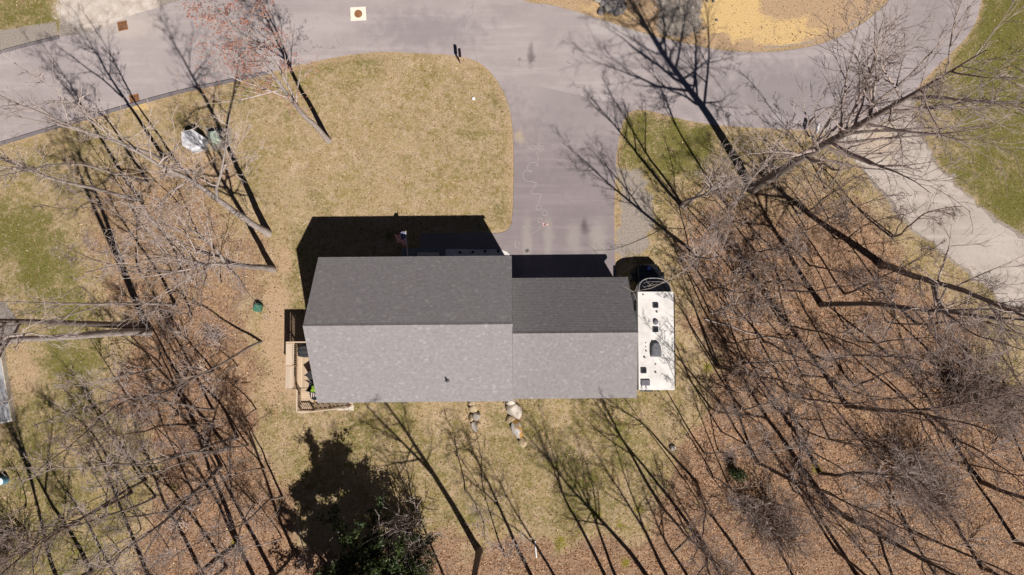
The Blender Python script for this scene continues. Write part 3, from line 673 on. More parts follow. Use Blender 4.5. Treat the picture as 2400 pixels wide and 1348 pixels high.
for yy0, yy1 in ((-2.68, DY1 - .1), (-4.3, -2.72)):
    for k in range(3): MB().box(DX0 - .42 + k * .145, DX0 - .42 + k * .145 + .139, yy0, yy1, RZ - .005, RZ + .035).build('ledge_board', M['ledgewood'], deck)
for yy in (-2.7, -4.27, DY1 - .12): MB().box(DX0 - .38, DX0 + .16, yy - .045, yy + .045, RZ - .06, RZ + .05).build('ledge_bracket', M['postwood'], deck)
nst = 9
for k in range(nst):
    z = DZ - (k + 1) * DZ / (nst + 1); x = -13.7 + k * .235
    MB().box(x, x + .27, DY0 + .12, -5.02, z - .04, z).build('stair_tread', M['deckwood'], deck)
for yy in (DY0 + .1, -5.04): MB().bar((-13.75, yy, DZ - .28), (-11.58, yy, .06), .045, .26).build('stringer', M['postwood'], deck)
pl = MB(); a = at(790, 944); b = at(829, 962); pl.box(a.x, b.x, b.y, a.y, -.02, .05).build('stair_pad', M['concrete']); tag(bpy.data.objects['stair_pad'], kind='structure')

# things on the deck
p = at(711, 823, 3.3); g = empty('grill', (p.x + .12, p.y, DZ))
bm = bmesh.new(); bmesh.ops.create_cube(bm, size=1); bmesh.ops.subdivide_edges(bm, edges=bm.edges[:], cuts=5, use_grid_fill=True)
rg = random.Random(4)
for v in bm.verts:
    z = v.co.z + .5; k = 1 - .22 * max(0, z - .75) * 4; q = max(abs(v.co.x), abs(v.co.y)); r = math.hypot(v.co.x, v.co.y)
    f = (q / r) ** .35 if r > .01 else 1
    v.co = Vector((v.co.x * f * .95 * (.82 + .18 * k), v.co.y * f * .85 * k, z * 1.1 - (.10 * abs(math.sin(v.co.y * 6)) if z > .9 else 0))) + Vector((rg.uniform(-.015, .015), rg.uniform(-.015, .015), 0))
me = bpy.data.meshes.new('cover'); bm.to_mesh(me); bm.free(); me.materials.append(M['black_matte']); me.polygons.foreach_set('use_smooth', [True] * len(me.polygons)); link('cover', me, None, g)
MB().box(-.5, -.36, -.3, .3, .78, .82).build('side_shelf', M['grey_plastic'], g)
for sy in (-.3, .3): MB().tube([(-.36, sy, .01), (-.36, sy, .12)], .03, 8).build('foot', M['black'], g)
tag(g, 'barbecue grill under a black fabric cover on the wooden deck', 'grill')
def chair(loc, rz, label):
    c = empty('deck_chair', loc, rz)
    MB().box(-.26, .26, -.26, .26, .40, .44).build('seat', M['black_matte'], c)
    MB().quadbox([(-.26, .22, .46), (.26, .22, .46), (.26, .26, .46), (-.26, .26, .46), (-.26, .42, 1.0), (.26, .42, 1.0), (.26, .46, 1.0), (-.26, .46, 1.0)]).build('backrest', M['black_matte'], c)
    for sx in (-.25, .25):
        MB().tube([(sx, -.28, 0), (sx, -.22, .62), (sx, .3, .62)], .018, 6).build('armrest', M['grey_plastic'], c)
        MB().tube([(sx, .32, 0), (sx, .22, .44)], .018, 6).build('leg', M['grey_plastic'], c)
    tag(c, label, 'chair')
p = at(734, 886, 3.0); chair((p.x, p.y, DZ), R(35), 'dark folding deck chair turned aslant by the gable edge')
p = at(730, 902, 3.0); chair((p.x + .12, p.y, DZ), R(165), 'dark deck chair facing the plant table on the deck')
p = at(737, 922, 3.1); tb = empty('patio_table', (p.x + .05, p.y, DZ))
MB().prism([(.38 * math.cos(i * math.pi / 8), .46 * math.sin(i * math.pi / 8)) for i in range(16)], .62, .66).build('table_top', M['glass'], tb)
for a in range(4): MB().tube([(.3 * math.cos(a * 1.571 + .8), .36 * math.sin(a * 1.571 + .8), .62), (.36 * math.cos(a * 1.571 + .8), .42 * math.sin(a * 1.571 + .8), 0)], .02, 6).build('leg', M['black'], tb)
for a in range(7):
    q = a * .9; MB().tube([(-.3 + .07 * a, -.3 + .02 * a, .665), (-.28 + .07 * a, .2 - .05 * a, .69)], .02, 5).build('rod', M['pvc'] if a % 2 else M['rust'], tb)
tag(tb, 'small dark patio table cluttered with pale rods on the deck', 'table')
p = at(738, 914, 3.4); pt = empty('potted_plant', (p.x + .02, p.y + .05, DZ + .662)); MB().tube([(0, 0, 0), (0, 0, .2)], [.09, .13], 12).build('pot', M['rust'], pt)
m = MB(); rp = random.Random(8)
for i in range(70):
    a = rp.uniform(0, 6.28); r = rp.uniform(.03, .24); z = .2 + rp.uniform(0, .22); c = Vector((r * math.cos(a), r * math.sin(a), z)); u = Vector((math.cos(a), math.sin(a), rp.uniform(-.3, .4))) * .08; v = Vector((-math.sin(a), math.cos(a), 0)) * .035
    b = len(m.v); m.v += [tuple(c - u), tuple(c - v), tuple(c + u), tuple(c + v)]; m.f.append((b, b + 1, b + 2, b + 3))
m.build('leaves', plain('bright_leaf', (.22, .36, .03), .6, .3, 9), pt); tag(pt, 'bright lime green potted plant on the patio table', 'plant')

# ------------------------------------------------------------------ motorhome
rv = empty('motorhome', (0, 0, 0)); tag(rv, 'white roofed motorhome parked against the garage wing', 'motorhome')
RH = 3.25; q0 = at(1495, 684, RH); q1 = at(1581, 914, RH); rx0, rx1, ry1, ry0 = q0.x, q1.x, q0.y, q1.y
MB().box(rx0, rx1, ry0, ry1, .55, RH - .04).build('body', M['rv_grey'], rv, bevel=.04)
roofp = MB().box(rx0 - .01, rx1 + .01, ry0 - .01, ry1 + .01, RH - .05, RH).build('roof', M['rv_white'], rv, bevel=.015)
MB().box(rx0 + .1, rx1 - .1, ry0 + .2, ry1, .3, .56).build('chassis', M['black'], rv)
# cab-over front cap : half rounded, dark panel; white rim and arch greyed to paint shade
cxm = (rx0 + rx1) / 2; arc = []
hw = 1.12
for i in range(25):
    a = math.pi * i / 24; c, s_ = math.cos(a), math.sin(a)
    arc.append((cxm + hw * math.copysign(abs(c) ** .75, c), ry1 + 1.0 * s_ ** .8))
def capmesh(sc, z_back, z_front, zlow, mat, name, parent, dy=0):
    m = MB(); n = len(arc); b = 0
    for (x, y) in arc:
        X_ = cxm + (x - cxm) * sc; Y_ = ry1 + (y - ry1) * sc; t = (y - ry1) / 1.0
        m.v.append((X_, Y_, z_back + (z_front - z_back) * t))
    for (x, y) in arc: m.v.append((cxm + (x - cxm) * sc, ry1 + (y - ry1) * sc, zlow))
    m.v.append((cxm, ry1, z_back)); m.v.append((cxm, ry1, zlow))
    for i in range(n - 1): m.f += [(i, i + 1, n + i + 1, n + i), (i + 1, i, 2 * n), (n + i, n + i + 1, 2 * n + 1)]
    m.f += [(0, n, 2 * n + 1, 2 * n), (n - 1, 2 * n, 2 * n + 1, 2 * n - 1)]
    return m.build(name, mat, parent)
cap = capmesh(1.0, 3.12, 2.55, 2.05, M['rv_grey'], 'cab_over', rv)
capmesh(.95, 3.17, 2.63, 2.4, M['black'], 'cab_over_window', cap)
m = MB(); pts = [(cxm + (x - cxm) * .985, ry1 + (y - ry1) * .985, 3.17 - .55 * ((y - ry1))) for x, y in arc]; m.tube(pts, .026, 8).build('arch_trim', M['rv_grey'], cap, True)
MB().tube([(cxm - .75, ry1 + .62, 2.83), (cxm - .3, ry1 + .74, 2.79), (cxm + .3, ry1 + .74, 2.79), (cxm + .75, ry1 + .62, 2.83)], .02, 6).build('light_bar', M['grey_plastic'], cap)
# cab and hood
MB().quadbox([(cxm - .95, ry1, .45), (cxm + .95, ry1, .45), (cxm + .85, ry1 + 2.0, .45), (cxm - .85, ry1 + 2.0, .45), (cxm - .9, ry1, 2.06), (cxm + .9, ry1, 2.06), (cxm + .75, ry1 + 2.0, .98), (cxm - .75, ry1 + 2.0, .98)]).build('cab', M['black'], rv, bevel=.1)
hood = MB().quadbox([(cxm - .8, ry1 + 1.0, .5), (cxm + .8, ry1 + 1.0, .5), (cxm + .68, ry1 + 2.12, .5), (cxm - .68, ry1 + 2.12, .5), (cxm - .74, ry1 + 1.0, 1.28), (cxm + .74, ry1 + 1.0, 1.28), (cxm + .6, ry1 + 2.1, 1.06), (cxm - .6, ry1 + 2.1, 1.06)]).build('hood', M['black'], rv, bevel=.09)
bp = at(1521, 630, 1.16); MB().tube([(bp.x, bp.y, 1.05), (bp.x, bp.y, 1.26)], [.15, .13], 16).build('hood_disc', M['blue'], hood)
for k in range(3):
    a = k * 2.1 + .4; MB().box(bp.x + .07 * math.cos(a) - .03, bp.x + .07 * math.cos(a) + .03, bp.y + .07 * math.sin(a) - .02, bp.y + .07 * math.sin(a) + .02, 1.26, 1.266).build('disc_mark', M['pvc'], hood)
MB().box(cxm - .5, cxm + .45, ry1 + 1.28, ry1 + 1.36, 1.22, 1.245).build('wiper_cowl', M['grey_plastic'], hood)
for sx in (-1, 1):
    mo = MB().tube([(cxm + sx * .85, ry1 + .75, 1.5), (cxm + sx * 1.22, ry1 + .85, 1.6)], .025, 6).build('mirror_arm', M['black'], rv)
    MB().box(cxm + sx * 1.22 - .09, cxm + sx * 1.22 + .09, ry1 + .8, ry1 + .92, 1.45, 1.85).build('mirror', M['black'], mo)
def wheel(x, y):
    wmesh = MB().tube([(x - .13, y, .38), (x + .13, y, .38)], .38, 20).build('wheel', M['black_matte'], rv)
    MB().tube([(x - .14, y, .38), (x + .14, y, .38)], .2, 16).build('rim', M['rv_grey'], wmesh)
for x in (rx0 + .15, rx1 - .15): wheel(x, ry0 + 1.7); wheel(x, ry1 + 1.2)
MB().tube([(rx1 + .07, ry0 + .25, RH - .28), (rx1 + .07, ry1 - .1, RH - .28)], .075, 10).build('awning_roll', M['black'], rv)
for y in (ry0 + .25, ry1 - .12): MB().box(rx1, rx1 + .11, y - .05, y + .05, 1.2, RH - .12).build('awning_arm', M['grey_plastic'], rv)
for (ya, yb) in ((ry1 - 1.3, ry1 - .55), (ry1 - 3.2, ry1 - 2.2), (ry0 + .6, ry0 + 1.5)):
    for xx in (rx0 - .012, rx1 - .01): MB().box(xx, xx + .022, ya, yb, 1.7, 2.5).build('side_window', M['glass'], rv)
def on_roof(px, py): v = at(px, py, RH + .08); return v
for (x, y, sx, sy, nmv) in ((1537, 716, .36, .36, 'roof_vent'), (1537, 773, .36, .36, 'roof_vent'), (1509, 869, .37, .37, 'roof_vent'), (1513, 897, .6, .4, 'skylight')):
    v = on_roof(x, y); b = MB().box(v.x - sx / 2, v.x + sx / 2, v.y - sy / 2, v.y + sy / 2, RH - .01, RH + .12).build(nmv, M['grey_plastic'], roofp, bevel=.02)
    MB().box(v.x - sx / 2 + .03, v.x + sx / 2 - .03, v.y - sy / 2 + .03, v.y + sy / 2 - .03, RH + .12, RH + .135).build('vent_lid', M['black'] if nmv == 'roof_vent' else M['grey_plastic'], b)
v = on_roof(1537, 754); MB().prism([(v.x + .2 * math.cos(a * .3927), v.y + .22 * math.sin(a * .3927)) for a in range(16)], RH - .01, RH + .16, .7).build('antenna_dome', M['grey_plastic'], roofp, True)
v = on_roof(1537, 819)
ac = MB().prism([(v.x - .38, v.y - .52), (v.x + .42, v.y - .52), (v.x + .36, v.y + .2), (v.x + .2, v.y + .52), (v.x - .2, v.y + .52), (v.x - .36, v.y + .2)], RH - .01, RH + .34, .8).build('air_conditioner', M['grey_plastic'], roofp, bevel=.04)
MB().prism([(v.x - .2, v.y - .4), (v.x + .2, v.y - .4), (v.x + .16, v.y + .1), (v.x - .16, v.y + .1)], RH + .33, RH + .37).build('shroud', M['grey_plastic'], ac)
for (x, y, r) in ((1540, 731, .07), (1511, 838, .07), (1537, 873, .07), (1538, 856, .08), (1515, 805, .04), (1515, 814, .04), (1515, 823, .05), (1508, 691, .05)):
    v = on_roof(x, y); MB().tube([(v.x, v.y, RH - .01), (v.x, v.y, RH + .1)], [r, r * .9], 12).build('roof_pipe', M['grey_plastic'] if r != .08 and r != .04 else M['rv_white'], roofp)
for sx in (.2, .5):
    MB().tube([(rx0 + sx, ry0 + .3, RH + .02), (rx0 + sx, ry0 + .1, RH + .16), (rx0 + sx, ry0 - .1, RH + .1), (rx0 + sx, ry0 - .12, .8)], .02, 6).build('ladder_rail', M['grey_plastic'], rv)
for k in range(7): MB().tube([(rx0 + .2, ry0 - .12, .9 + k * .32), (rx0 + .5, ry0 - .12, .9 + k * .32)], .015, 6).build('ladder_rung', M['grey_plastic'], rv)
sp = MB().tube([(rx0 + .95, ry0 - .02, 1.5), (rx0 + .95, ry0 - .26, 1.5)], [.38, .36], 20).build('spare_wheel', M['black_matte'], rv)
MB().tube([(rx0 + .95, ry0 - .25, 1.5), (rx0 + .95, ry0 - .28, 1.5)], .2, 16).build('hub', M['rv_grey'], sp)
MB().box(rx0 + .05, rx1 - .05, ry0 - .16, ry0, .42, .6).build('rear_bumper', M['grey_plastic'], rv)

# ------------------------------------------------------------------ road furniture
mh = at(840, 33); man = empty('manhole', (mh.x, mh.y, .03), R(3))
MB().box(-.58, .58, -.52, .52, -.03, .012).build('concrete_collar', plain('fresh_concrete', (.72, .64, .55), .9, .08, 5), man)
lid = MB().tube([(0, 0, -.01), (0, 0, .022)], .30, 28).build('cover', M['rust'], man)
for k in range(6): MB().box(-.22, .22, -.2 + k * .075, -.18 + k * .075, .022, .028).build('rib', M['rust'], lid)
tag(man, 'round rusty manhole cover in a pale square concrete collar on the road', 'manhole')
def grate(x, y, rz, lab):
    p = at(x, y); g = empty('storm_drain', (p.x, p.y, .033), rz)
    MB().box(-.34, .34, -.32, .32, -.05, .004).build('pit', M['black_matte'], g)
    for s in (-1, 1): MB().box(-.36, .36, s * .32 - .04, s * .32 + .04, -.03, .016).build('frame', M['rust'], g); MB().box(s * .33 - .035, s * .33 + .035, -.285, .285, -.03, .016).build('frame', M['rust'], g)
    for k in range(9): MB().box(-.27 + k * .062, -.235 + k * .062, -.28, .28, -.02, .012).build('bar', M['rust'], g)
    for s in (-.1, .1): MB().box(-.29, .29, s - .02, s + .02, -.025, .008).build('cross_bar', M['rust'], g)
    tag(g, lab, 'drain')
grate(288, 61, R(12), 'rusty square storm drain grate at the roadside by the pale dirt apron'); grate(316, 233, R(14), 'rusty storm drain grate against the kerb in sandy silt')
def mailbox(base, rz, mat, pmat, lab, h=1.05):
    p = at(*base); b = empty('mailbox', (p.x, p.y, 0), rz)
    MB().box(-.05, .05, -.05, .05, -.1, h + .12).build('post', pmat, b); MB().box(-.045, .045, -.05, .62, h - .06, h - .005).build('arm', pmat, b)
    prof = [(-.1, 0), (.1, 0), (.1, .14)] + [(.1 * math.cos(a), .14 + .1 * math.sin(a)) for a in np.linspace(.3, math.pi - .3, 7)] + [(-.1, .14)]
    m = MB(); n = len(prof); y0, y1 = .07, .68
    m.v = [(x, y0, h + z) for x, z in prof] + [(x, y1, h + z) for x, z in prof]
    m.f = [(i, (i + 1) % n, n + (i + 1) % n, n + i) for i in range(n)] + [tuple(range(n))[::-1], tuple(range(n, 2 * n))]
    bx = m.build('box', mat, b); MB().box(.1, .115, .3, .36, h + .08, h + .26).build('signal_flag', M['red'], b)
    tag(b, lab, 'mailbox')
mailbox((1081, 150), R(5), M['black'], M['postwood'], 'black mailbox on a wooden post at the lawn corner by the road')
mailbox((1898, 322), R(-12), M['enamel'], M['pvc'], 'white mailbox on a white post beneath the big leaning tree')
p = at(1110, 231, .12); c = empty('cleanout_cap', (p.x, p.y, 0)); MB().tube([(0, 0, -.05), (0, 0, .1)], .1, 16).build('pipe', M['pvc'], c); MB().tube([(0, 0, .1), (0, 0, .14)], [.125, .11], 16).build('cap', M['pvc'], c); MB().box(-.03, .03, -.03, .03, .14, .18).build('nut', M['pvc'], c)
tag(c, 'small round white cleanout cap poking from the front lawn', 'pipe cap')
p = at(1254, 1268); q = at(1257, 1306); s = empty('marker_pipe', (p.x, p.y, 0)); MB().tube([(0, 0, .045), (q.x - p.x, q.y - p.y, .12)], .05, 10).build('pipe', M['pvc'], s); MB().tube([(0, 0, .045), ((q.x - p.x) * .06, (q.y - p.y) * .06, .05)], .06, 10).build('collar', M['pvc'], s)
tag(s, 'straight white plastic pipe lying on leaf litter at the back lawn edge', 'pipe')
p = at(606, 722, .25); gb = empty('green_bin', (p.x, p.y, 0), R(-10))
MB().prism([(-.24, -.24), (.24, -.24), (.24, .24), (-.24, .24)], 0, .5, 1.12).build('body', M['bingreen'], gb, bevel=.04)
MB().prism([(-.29, -.29), (.29, -.29), (.29, .29), (-.29, .29)], .5, .6, .8).build('lid', M['bingreen'], gb, bevel=.035)
MB().tube([(-.16, .31, .55), (.16, .31, .55)], .02, 8).build('handle', M['bingreen'], gb); tag(gb, 'small glossy green lidded bin standing on the side lawn', 'bin')
# utility enclosures
ub = empty('utility_enclosure', at(452, 332))
o0 = at(452, 332)
tv = [((424, 309), .95), ((450, 303), 1.25), ((474, 319), .95), ((455, 337), 1.2), ((478, 346), .55), ((453, 357), .45), ((427, 341), .6)]
top = [at(*p, z) - o0 for p, z in tv]; m = MB(); m.v = [tuple(v) for v in top] + [(v.x, v.y, -.05) for v in top]
m.f = [(0, 6, 3, 1), (1, 3, 4, 2), (6, 5, 4, 3), (0, 1, 8, 7), (1, 2, 9, 8), (2, 4, 11, 9), (4, 5, 12, 11), (5, 6, 13, 12), (6, 0, 7, 13)]
m.build('shell', M['enamel'], ub); tag(ub, 'large faceted white utility enclosure beside the pale green box', 'utility box')
mc = (Vector(top[1]) + Vector(top[3])) / 2; MB().bar(Vector(top[1]) + Vector((0, 0, .01)), Vector(top[3]) + Vector((0, 0, .01)), .03, .02).build('ridge_seam', M['white'], ub)
tg = [(485, 308), (511, 304), (521, 311), (521, 328), (494, 332), (485, 322)]; o1 = at(503, 320); ug = empty('utility_box', o1)
m = MB(); tp = [at(x, y, .72) - o1 for x, y in tg]; m.prism([(v.x, v.y) for v in tp], -.03, .62, 1.0); m.build('cabinet', M['palegreen'], ug, bevel=.03)
MB().prism([(v.x, v.y) for v in tp], .62, .76, .84).build('lid', M['palegreen'], ug, bevel=.03)
for s in (-.25, .2): MB().box(s, s + .16, -.02, .0, .755, .775).build('vent_slot', M['palegreen'], ug)
tag(ug, 'low pale green utility box with cut corners on a grey pad', 'utility box')
# chalk on the driveway
def ck(pts, sub=5, wd=.04, mat='chalk'): ribbon('chalk_line', smooth_poly([(1180 + x / 4.213, 300 + y / 4.213) for x, y in pts], sub), wd, .041, M[mat], drive)
ck([(220, 180), (250, 190), (285, 170), (315, 190), (345, 172), (370, 185), (398, 184)]); ck([(240, 210), (270, 200), (300, 214), (335, 198), (365, 214), (402, 204)])
ck([(320, 235), (336, 262), (343, 300), (332, 335), (321, 362), (333, 376), (342, 358), (322, 341), (280, 340), (250, 360), (238, 390), (245, 418), (265, 436), (279, 428), (262, 419), (232, 416), (206, 430), (192, 465), (200, 500), (232, 525), (280, 531), (325, 548), (300, 590), (268, 640), (320, 650), (370, 658), (355, 710), (342, 755)], 4)
for (x, y, r) in ((347, 785, 26), (408, 842, 25), (363, 913, 22)): ck([(x + r * math.cos(a), y + r * math.sin(a)) for a in np.linspace(0, 6.1, 12)], 3, .035)
ck([(125, 1112), (112, 1148), (124, 1178), (156, 1188)], 4, .05); ck([(140, 1130), (166, 1132)], 1, .04); ck([(142, 1148), (164, 1152)], 1, .04); ck([(200, 985), (212, 972), (214, 990)], 2, .04)
ck([(386, 945), (410, 950), (445, 955)], 2, .13, 'chalkpink'); ck([(388, 968), (404, 958), (420, 940)], 2, .08, 'chalkpink'); ck([(230, 1055), (300, 1035), (350, 995), (376, 962)], 4, .03)

# ------------------------------------------------------------------ stones
def stone(px, py, sx, sy, sz, rz, mat, seed, label, group=None, name='boulder', z=0, cat='boulder'):
    bm = bmesh.new(); bmesh.ops.create_icosphere(bm, subdivisions=3, radius=1); r = random.Random(seed)
    pl = [(Vector((r.gauss(0, 1), r.gauss(0, 1), r.gauss(0, .8))).normalized(), r.uniform(.62, .88)) for _ in range(11)]
    for v in bm.verts:
        for n, d in pl:
            k = v.co.dot(n)
            if k > d: v.co -= n * (k - d) * .9
        v.co *= 1 + r.uniform(-.02, .02)
        v.co = Vector((v.co.x * sx, v.co.y * sy, v.co.z * sz))
    bmesh.ops.bevel(bm, geom=[], offset=0); me = bpy.data.meshes.new(name); bm.to_mesh(me); bm.free(); me.materials.append(mat)
    p = at(px, py, sz * .7 + z); o = link(name, me); o.location = (p.x, p.y, sz * .55 + z); o.rotation_euler = (0, 0, rz); tag(o, label, cat, group)
bl = [(1107, 945, .32, .26, .3, .2, 'stone_tan', 1, 'tan boulder half tucked under the roof eave, short row'), (1109, 957, .36, .36, .35, .5, 'stone_tan', 2, 'smooth tan wedge boulder second in the short row'), (1117, 976, .33, .38, .4, .9, 'stone_grey', 3, 'grey and tan rounded boulder midway down the short row'),
      (1105, 980, .22, .3, .25, .1, 'stone_tan', 4, 'small tan boulder shaded by the grey rounded one'), (1112, 1000, .25, .42, .3, .35, 'stone_grey', 5, 'bluish grey pointed boulder ending the short row'), (1122, 995, .2, .18, .15, 0, 'stone_tan', 6, 'small brown stone beside the bluish pointed boulder'),
      (1197, 943, .42, .3, .4, .1, 'stone_white', 7, 'pale boulder mostly hidden under the roof eave, long row'), (1206, 963, .52, .72, .5, .6, 'stone_white', 8, 'big chalky white boulder in the long row'), (1199, 983, .5, .3, .3, .3, 'stone_tan', 9, 'low tan boulder wedged between white and rust streaked boulders'),
      (1212, 1003, .48, .8, .5, .3, 'stone_rust', 10, 'long white boulder with a rusty orange streak'), (1225, 1038, .34, .42, .3, .5, 'stone_tan', 12, 'angular ochre boulder ending the long row')]
for b in bl: stone(b[0], b[1], b[2], b[3], b[4], b[5], M[b[6]], b[7], b[8])
stone(1577, 1050, .25, .22, .2, .4, M['stone_grey'], 40, 'single grey stone at the back lawn edge beside mossy ground', name='stone')
rk = random.Random(21)
for i in range(46):
    x, y = 1392 + rk.uniform(0, 66), rk.uniform(-30, 30)
    if y > 4 and x < 1408: x += 28
    s = rk.uniform(.16, .42); stone(x, y, s, s * rk.uniform(.6, 1), s * .6, rk.uniform(0, 3), M['stone_dark' if rk.random() < .7 else 'stone_grey'], 60 + i, 'dark angular stone in the rubble heap across the road', 'rubble stones across the road', 'rubble_stone', cat='stone')
for i in range(26):
    x, y = rk.uniform(1480, 1680), rk.uniform(0, 85); s = rk.uniform(.06, .15)
    stone(x, y, s, s * .8, s * .6, rk.uniform(0, 3), M['stone_grey' if rk.random() < .6 else 'stone_dark'], 100 + i, 'small grey stone strewn on bare dirt across the road', 'small stones on the dirt bank', 'small_stone', cat='stone')

# ------------------------------------------------------------------ neighbouring roof at the left
nb = empty('platform_deck', (0, 0, 0)); tag(nb, 'low platform of narrow grey boards beside a dark patio on the neighbouring lot', 'platform')
PZ = .45; c2 = at(27, 984, PZ); c1 = at(-3, 812, PZ); dv = (c2 - c1).normalized(); nv = Vector((dv.y, -dv.x, 0)); nv = nv if nv.x < 0 else -nv; Lr = (c2 - c1).length
def nbp(a, b, z): q = c1 + dv * a + nv * b; return Vector((q.x, q.y, z))
k = 0
while k < 40:
    b = .05 + k * .145; MB().quadbox([nbp(0, b + .138, PZ - .04), nbp(0, b, PZ - .04), nbp(Lr, b, PZ - .04), nbp(Lr, b + .138, PZ - .04), nbp(0, b + .138, PZ), nbp(0, b, PZ), nbp(Lr, b, PZ), nbp(Lr, b + .138, PZ)]).build('board', M['metal_roof'], nb); k += 1
MB().bar(nbp(-.02, 0, PZ - .22), nbp(Lr + .02, 0, PZ - .22), .06, .46).build('side_skirt', M['concrete'], nb)
MB().bar(nbp(Lr + .05, -.03, PZ - .2), nbp(Lr + .05, 5.9, PZ - .2), .12, .44).build('end_skirt', M['white'], nb)
for q in (1.2, Lr - 1.2): MB().bar(nbp(q, .1, PZ - .15), nbp(q, 5.8, PZ - .15), .06, .2).build('joist', M['postwood'], nb)
pt_ = [at(x, y) for x, y in [(-60, 720), (10, 705), (35, 740), (50, 800), (5, 812), (-60, 812)]]
pa = MB().prism([(p.x, p.y) for p in pt_], -.03, .02).build('patio', plain('dark_patio', (.19, .165, .155), .95, .3, 2.5, bumpd=.01)); tag(pa, kind='structure')
p = at(2, 1128, .5); bt = empty('blue_barrel', (p.x, p.y, 0)); MB().tube([(0, 0, 0), (0, 0, .1), (0, 0, .5), (0, 0, .62)], [.26, .29, .29, .26], 18).build('drum', plain('teal_drum', (.10, .25, .36), .35, .15), bt); MB().tube([(0, 0, .62), (0, 0, .65)], [.24, .2], 18).build('lid', M['pvc'], bt)
tag(bt, 'small blue barrel at the edge of the neighbouring lawn', 'barrel')

# ------------------------------------------------------------------ bare trees
def vrot(d, ang, az):
    """tilt unit tuple d by ang towards azimuth az"""
    ref = (0, 0, 1) if abs(d[2]) < .9 else (1, 0, 0)
    ux = d[1] * ref[2] - d[2] * ref[1]; uy = d[2] * ref[0] - d[0] * ref[2]; uz = d[0] * ref[1] - d[1] * ref[0]
    l = math.sqrt(ux * ux + uy * uy + uz * uz); ux /= l; uy /= l; uz /= l
    vx = d[1] * uz - d[2] * uy; vy = d[2] * ux - d[0] * uz; vz = d[0] * uy - d[1] * ux
    c, s = math.cos(ang), math.sin(ang); ca, sa = math.cos(az) * s, math.sin(az) * s
    return (d[0] * c + ux * ca + vx * sa, d[1] * c + uy * ca + vy * sa, d[2] * c + uz * ca + vz * sa)
def path(rg, p, d, L, n, wig, trop):
    pts = [p]; st = L / n; dx, dy, dz = d
    for i in range(n):
        dx += rg.gauss(0, wig); dy += rg.gauss(0, wig); dz += rg.gauss(0, wig) + trop
        l = math.sqrt(dx * dx + dy * dy + dz * dz); dx /= l; dy /= l; dz /= l
        p = (p[0] + dx * st, p[1] + dy * st, p[2] + dz * st); pts.append(p)
    return pts
def sample(pts, t):
    f = t * (len(pts) - 1); i = min(int(f), len(pts) - 2); k = f - i; a = pts[i]; b = pts[i + 1]
    d = (b[0] - a[0], b[1] - a[1], b[2] - a[2]); l = math.sqrt(d[0] ** 2 + d[1] ** 2 + d[2] ** 2) or 1
    return (a[0] + d[0] * k, a[1] + d[1] * k, a[2] + d[2] * k), (d[0] / l, d[1] / l, d[2] / l)
KINDS = {
 # H, r, crown start, limbs, limb length, limb angle, (child counts), trunk wiggle, forks
 'tall':  dict(H=20, r=.20, cs=.40, nl=17, ll=5.2, ang=(.45, .95), kids=(6, 5, 2), tw=.035, forks=1),
 'high':  dict(H=20, r=.17, cs=.55, nl=13, ll=4.2, ang=(.35, .8), kids=(6, 4, 2), tw=.035, forks=1),
 'straight': dict(H=20, r=.20, cs=.62, nl=12, ll=4.5, ang=(.4, .9), kids=(6, 4, 2), tw=.012, forks=0),
 'open':  dict(H=20, r=.25, cs=.34, nl=36, ll=6.4, ang=(.5, 1.05), kids=(7, 6, 2), tw=.02, forks=0),
 'burst': dict(H=16, r=.20, cs=.50, nl=19, ll=5.4, ang=(.45, 1.15), kids=(6, 4, 2), tw=.03, forks=2),
 'slim':  dict(H=14, r=.075, cs=.50, nl=11, ll=2.4, ang=(.3, .7), kids=(5, 4, 2), tw=.05, forks=0),
 'whip':  dict(H=10, r=.045, cs=.35, nl=11, ll=2.0, ang=(.35, .8), kids=(4, 3, 1), tw=.07, forks=1),
}
MINR = .0095
def tubes(paths, sides):
    """paths: list of (pts, radii) all the same length -> V, F"""
    P = np.array([p for p, r in paths], np.float64); Rr = np.array([r for p, r in paths], np.float64); n = P.shape[1]
    T = np.empty_like(P); T[:, 1:-1] = P[:, 2:] - P[:, :-2]; T[:, 0] = P[:, 1] - P[:, 0]; T[:, -1] = P[:, -1] - P[:, -2]
    T /= np.linalg.norm(T, axis=-1, keepdims=True) + 1e-9
    mean = P[:, -1] - P[:, 0]; mean /= np.linalg.norm(mean, axis=-1, keepdims=True) + 1e-9
    ref = np.where(np.abs(mean[:, 2:3]) < .8, np.array([[0, 0, 1.]]), np.array([[1., 0, 0]]))[:, None, :]
    U = np.cross(T, ref); U /= np.linalg.norm(U, axis=-1, keepdims=True) + 1e-9; W = np.cross(T, U)
    a = np.arange(sides) * 2 * np.pi / sides
    V = P[:, :, None] + Rr[:, :, None, None] * (U[:, :, None] * np.cos(a)[None, None, :, None] + W[:, :, None] * np.sin(a)[None, None, :, None])
    Mn = P.shape[0]; id_ = np.arange(Mn * n * sides).reshape(Mn, n, sides); nx_ = np.roll(id_, -1, 2)
    Fc = np.stack([id_[:, :-1], nx_[:, :-1], nx_[:, 1:], id_[:, 1:]], -1).reshape(-1, 4)
    return V.reshape(-1, 3), Fc
def tube_mesh(name, groups, mat):
    V = []; Fc = []; b = 0
    for (paths, sides) in groups:
        by = {}
        for p in paths: by.setdefault(len(p[0]), []).append(p)
        for k, ps in by.items():
            v, f = tubes(ps, sides); V.append(v); Fc.append(f + b); b += len(v)
    return mesh_np(name, np.concatenate(V), np.concatenate(Fc), True, mat)
